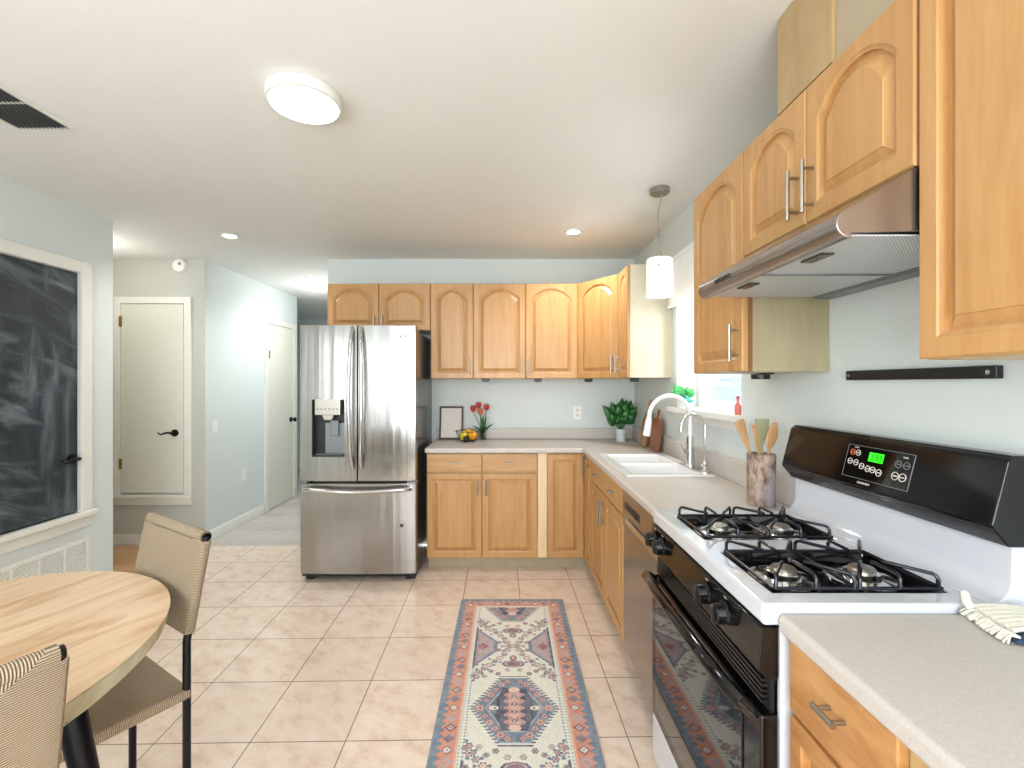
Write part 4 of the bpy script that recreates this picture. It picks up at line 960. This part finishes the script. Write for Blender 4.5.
fruit('avocado', 'small dark avocado at the front of the wire bowl', bx-.014, by-.054, CZ+.034, .021, 'avocado', 1.2, 1.3)
# tulips
t_ = thing('tulip_vase', 'clear glass vase on the back counter holding red tulips', 'vase', (-.205, 3.968, CZ+.0005))
MB().lathe([(0, .0), (.026, .0), (.028, .02), (.024, .08), (.030, .125), (.0285, .125), (.0225, .08), (.026, .02), (.024, .005), (0, .005)], n=24).build('vase_body', 'glass', t_)
def leafblade(b, p0, p1, w, curl=.02, n=8, nrm=None):
    p0, p1 = Vector(p0), Vector(p1); d = p1-p0; s_ = d.cross(Vector((0, -1, .35))).normalized()
    upv = s_.cross(d).normalized()
    def f(uu, vv):
        wd = w*math.sin(PI*min(1, .06+.94*uu)**.8)*(vv-.5)
        return p0+d*uu+s_*wd+upv*(curl*math.sin(PI*uu)-abs(vv-.5)*w*.25)
    b.grid(f, n, 4)
heads = [(-.085, 0, .262, 'tulip'), (-.038, .01, .292, 'tulip'), (-.022, -.02, .238, 'tulip2'), (.030, 0, .275, 'tulip')]
TG = 'tulips in the glass vase'
for i, (hx, hy, hz_, m_) in enumerate(heads):
    lb = ['red tulip leaning furthest left in the glass vase', 'dark red tulip standing tallest in the vase', 'orange red tulip lowest and in front in the vase', 'red tulip on the right of the bunch'][i]
    q = thing('tulip', lb, 'flower', (-.205, 3.968, CZ+.0005), group=TG)
    MB().tube([(hx*.08, hy*.1, .012), (hx*.3, hy*.3, .12), (hx*.85, hy, hz_-.05), (hx, hy, hz_-.02)], .0028, 8).build('stem', 'stem', q)
    b = MB()
    for k in range(6):
        a = 2*PI*k/6
        b.grid(lambda uu, vv: Vector((hx+math.cos(a+(vv-.5)*1.2*math.cos(uu*1.2))*(.024*math.sin(PI*(.12+.66*uu))), hy+math.sin(a+(vv-.5)*1.2*math.cos(uu*1.2))*(.024*math.sin(PI*(.12+.66*uu))), hz_-.025+.056*uu)), 7, 4)
    b.build('petals', m_, q, thick=.0012)
b = MB(); leafblade(b, (0, 0, .06), (-.095, -.01, .12), .018, .04); leafblade(b, (.01, 0, .06), (.10, 0, .14), .016, .055); leafblade(b, (0, -.01, .06), (-.02, -.02, .21), .024); leafblade(b, (.0, 0, .06), (.03, -.01, .20), .024); leafblade(b, (0, 0, .05), (.0, .01, .22), .02)
b.build('leaves', 'leaf', t_, thick=.0012)
# potted plant
t_ = thing('potted_plant', 'leafy green plant in a small pale ceramic pot in the counter corner', 'potted plant', (.938, 3.83, CZ+.0005))
MB().lathe([(0, 0), (.038, 0), (.044, .105), (.0415, .105), (.040, .095), (0, .095)], n=28).build('pot', 'pot', t_)
MB().lathe([(0, .096), (.036, .096), (.036, .092)], n=20).build('soil', 'soil', t_)
rn = random.Random(5)
lv = [(-.15, 0, .30, .05), (-.10, -.05, .24, .05), (-.075, .02, .33, .055), (-.03, -.03, .32, .055), (.02, .03, .36, .055), (.045, -.02, .345, .06), (.09, .01, .34, .06), (.12, -.03, .29, .06), (.10, -.06, .24, .06), (-.04, -.07, .22, .05), (.03, -.08, .22, .055), (-.11, .03, .20, .05), (.07, .06, .26, .055), (0, .07, .28, .055), (.05, -.05, .27, .06), (-.05, .05, .26, .05)]
for (x, y, z, wd) in lv:
    b = MB(); mid = Vector((x*.35, y*.35, .10+(z-.10)*.38)); leafblade(b, mid, (x, y, z), wd*1.6, .02, 10)
    b.tube([(x*.05, y*.05, .09), tuple(mid)], .002, 6); b.build('leaf', 'leaf', t_, thick=.001)
# cutting boards leaning on the right wall
def board(name, label, y, w, h, neck, mat, xb, tilt, yy=.0, th=.014):
    t_ = thing(name, label, 'cutting board', (xb, y, CZ+.003)); t_.rotation_euler = (0, R(tilt), 0)
    pts = []
    for a in range(-90, 91, 15): pass
    rc = .03; hw_ = w/2
    for cx_, cz_, a0 in ((-hw_+rc, rc, 180), (hw_-rc, rc, 270)):
        for a in range(0, 91, 18): pts.append((cx_+rc*math.cos(R(a0+a)), cz_+rc*math.sin(R(a0+a))))
    n_ = 14
    for k in range(n_+1):      # shoulder to the handle
        tt = k/n_; s_ = (1-tt)**2*0+tt; x = hw_*(1-tt)**.6+.013*tt; z = h*(.70+.30*math.sin(tt*PI/2)); pts.append((x, z))
    if neck: pts += [(.013, h+neck*.8), (.008, h+neck), (-.008, h+neck), (-.013, h+neck*.8)]
    for k in range(n_, -1, -1): tt = k/n_; pts.append((-(hw_*(1-tt)**.6+.013*tt), h*(.70+.30*math.sin(tt*PI/2))))
    MB().prism(pts, 0, th, 'x').build('board', mat, t_, bevel=.003)
    MB().tube([(-.0015, 0, h+neck*.6), (th+.0015, 0, h+neck*.6)], .004, 10).build('hole_shade', 'dark', t_)  # solid dark plug coloured like the shade in the handle hole
board('cutting_board', 'reddish walnut paddle cutting board leaning on the right wall, nearer one', 3.31, .20, .235, .06, 'walnut', 1.040, 7)
board('cutting_board', 'striped acacia cutting board with slim handle leaning behind the faucet, farther one', 3.53, .17, .26, .10, 'acacia', 1.020, 10)
# sill plant
t_ = thing('sill_plant', 'leafy green and teal plant in a white pot on the window sill', 'potted plant', (XR-.010, 2.90, WZ0))
MB().lathe([(0, 0), (.026, 0), (.032, .055), (.029, .055), (.027, .045), (0, .045)], n=24).build('pot', 'sink', t_)
rn = random.Random(11)
for k in range(13):
    a = 2*PI*k/13*1.7; x = .055*math.cos(a)-.012; y = .12*math.sin(a); z = .09+.07*rn.random(); b = MB()
    leafblade(b, (x*.5, y*.5, .07), (x, y, z), .05, .02, 8); b.tube([(0, 0, .045), (x*.5, y*.5, .07)], .002, 6); b.build('leaf', 'leaf2', t_, thick=.001)
for (y, z) in ((-.10, .075), (-.13, .055)):
    b = MB(); leafblade(b, (-.01, y*.5, .06), (-.02, y-.03, z), .085, .01, 8); b.build('leaf', 'leafblue', t_, thick=.001)
t_ = thing('small_bottle', 'small red glass bottle on the near end of the window sill', 'bottle', (XR-.005, 2.225, WZ0))
MB().lathe([(0, 0), (.014, 0), (.015, .004), (.015, .048), (.006, .06), (.006, .078), (0, .078)], n=20).build('glass_body', 'redglass', t_)
MB().lathe([(0, .078), (.007, .078), (.007, .092), (0, .092)], n=16).build('cap', 'tulip', t_)
# utensil crock
cx_, cy_ = 1.000, 1.83
t_ = thing('utensil_crock', 'birch bark cylinder crock beside the stove holding wooden utensils', 'utensil holder', (cx_, cy_, CZ+.0005))
MB().lathe([(0, 0), (.050, 0), (.0515, .01), (.0505, .10), (.052, .195), (.051, .202), (.044, .202), (.043, .19), (.043, .01), (0, .01)], n=32).build('vase_body', 'bark', t_)
UG = 'wooden utensils in the crock'
def utensil(name, label, x0, y0, x1, y1, z1, head, mat):
    t_ = thing(name, label, 'utensil', (cx_, cy_, CZ), group=UG)
    p0 = Vector((x0, y0, .016)); p1 = Vector((x1, y1, z1)); k = p0.lerp(p1, .66)
    MB().tube([p0, k], .0058, 10).build('handle', mat, t_)
    s_ = (p1-p0).normalized(); side = Vector((1, 0, 0)); side = (side-s_*side.dot(s_)).normalized(); nn = s_.cross(side)
    L = (p1-k).length; b = MB(); loops = []
    for i in range(9):
        tt = i/8
        if head == 'spat': wd = .006+(.029-.006)*min(1, tt*1.6)
        elif head == 'spoon': wd = .006+.016*math.sin(PI*min(1, tt*.92+.04))
        elif head == 'fork': wd = .007+.013*min(1, tt*1.3)
        else: wd = .006+.005*tt
        th = .0028; c = k+s_*L*tt
        loops.append([c+side*wd*a+nn*th*b_ for a, b_ in ((-1, -.3), (-.8, -1), (.8, -1), (1, -.3), (1, .3), (.8, 1), (-.8, 1), (-1, .3))])
    b.rings(loops).build('head', mat, t_, bevel=.001)
utensil('wooden_spatula', 'slanting wooden spatula leaning furthest left in the crock', .020, 0, -.085, .005, .333, 'fork', 'spoon')
utensil('wooden_stick', 'thin wooden stir stick second from the left in the crock', .012, -.022, -.042, -.028, .318, 'stick', 'spoon')
utensil('flat_turner', 'wide grey green flat turner in the middle of the crock', .002, .010, .006, .004, .338, 'spat', 'sage')
utensil('wooden_spoon', 'light wooden spoon at the right of the crock', -.022, -.014, .052, -.006, .325, 'spoon', 'spoon')
# folded cloth with fringe at the right edge
t_ = thing('fringed_cloth', 'white fringed dark blue cloth on the foreground counter at the right edge', 'cloth', (.978, .893, CZ+.0005)); t_.rotation_euler = (0, 0, R(-14)); t_.scale = (.7, .7, .8)
MB().grid(lambda a, b_: Vector((-.06+.16*a, -.09+.17*b_, .004+.006*math.sin(a*9)*math.sin(b_*7)+.004)), 24, 24).build('cloth', 'bluecloth', t_, thick=.006)
MB().grid(lambda a, b_: Vector((-.055+.155*a, -.075+.155*b_, .016+.022*math.sin(a*2.4+.4)*(1-.4*b_)+.003*math.sin(b_*40))), 24, 40).build('cloth_layer', 'fringe', t_, thick=.008)
b = MB(); rn = random.Random(2)
for k in range(46):
    y = -.085+.165*k/45; x = -.058; z = .014
    b.tube([(x+.01, y, z+.004), (x-.008, y+rn.uniform(-.004, .004), z+rn.uniform(-.002, .006)), (x-.020-rn.uniform(0, .010), y+rn.uniform(-.008, .008), .004)], .0028, 5)
b.tube([(-.058, .07, .016), (-.062, .085, .03), (-.058, .10, .045), (-.052, .11, .04)], [.011, .012, .010, .006], 8)
o = b.build('fringe', 'fringe', t_)
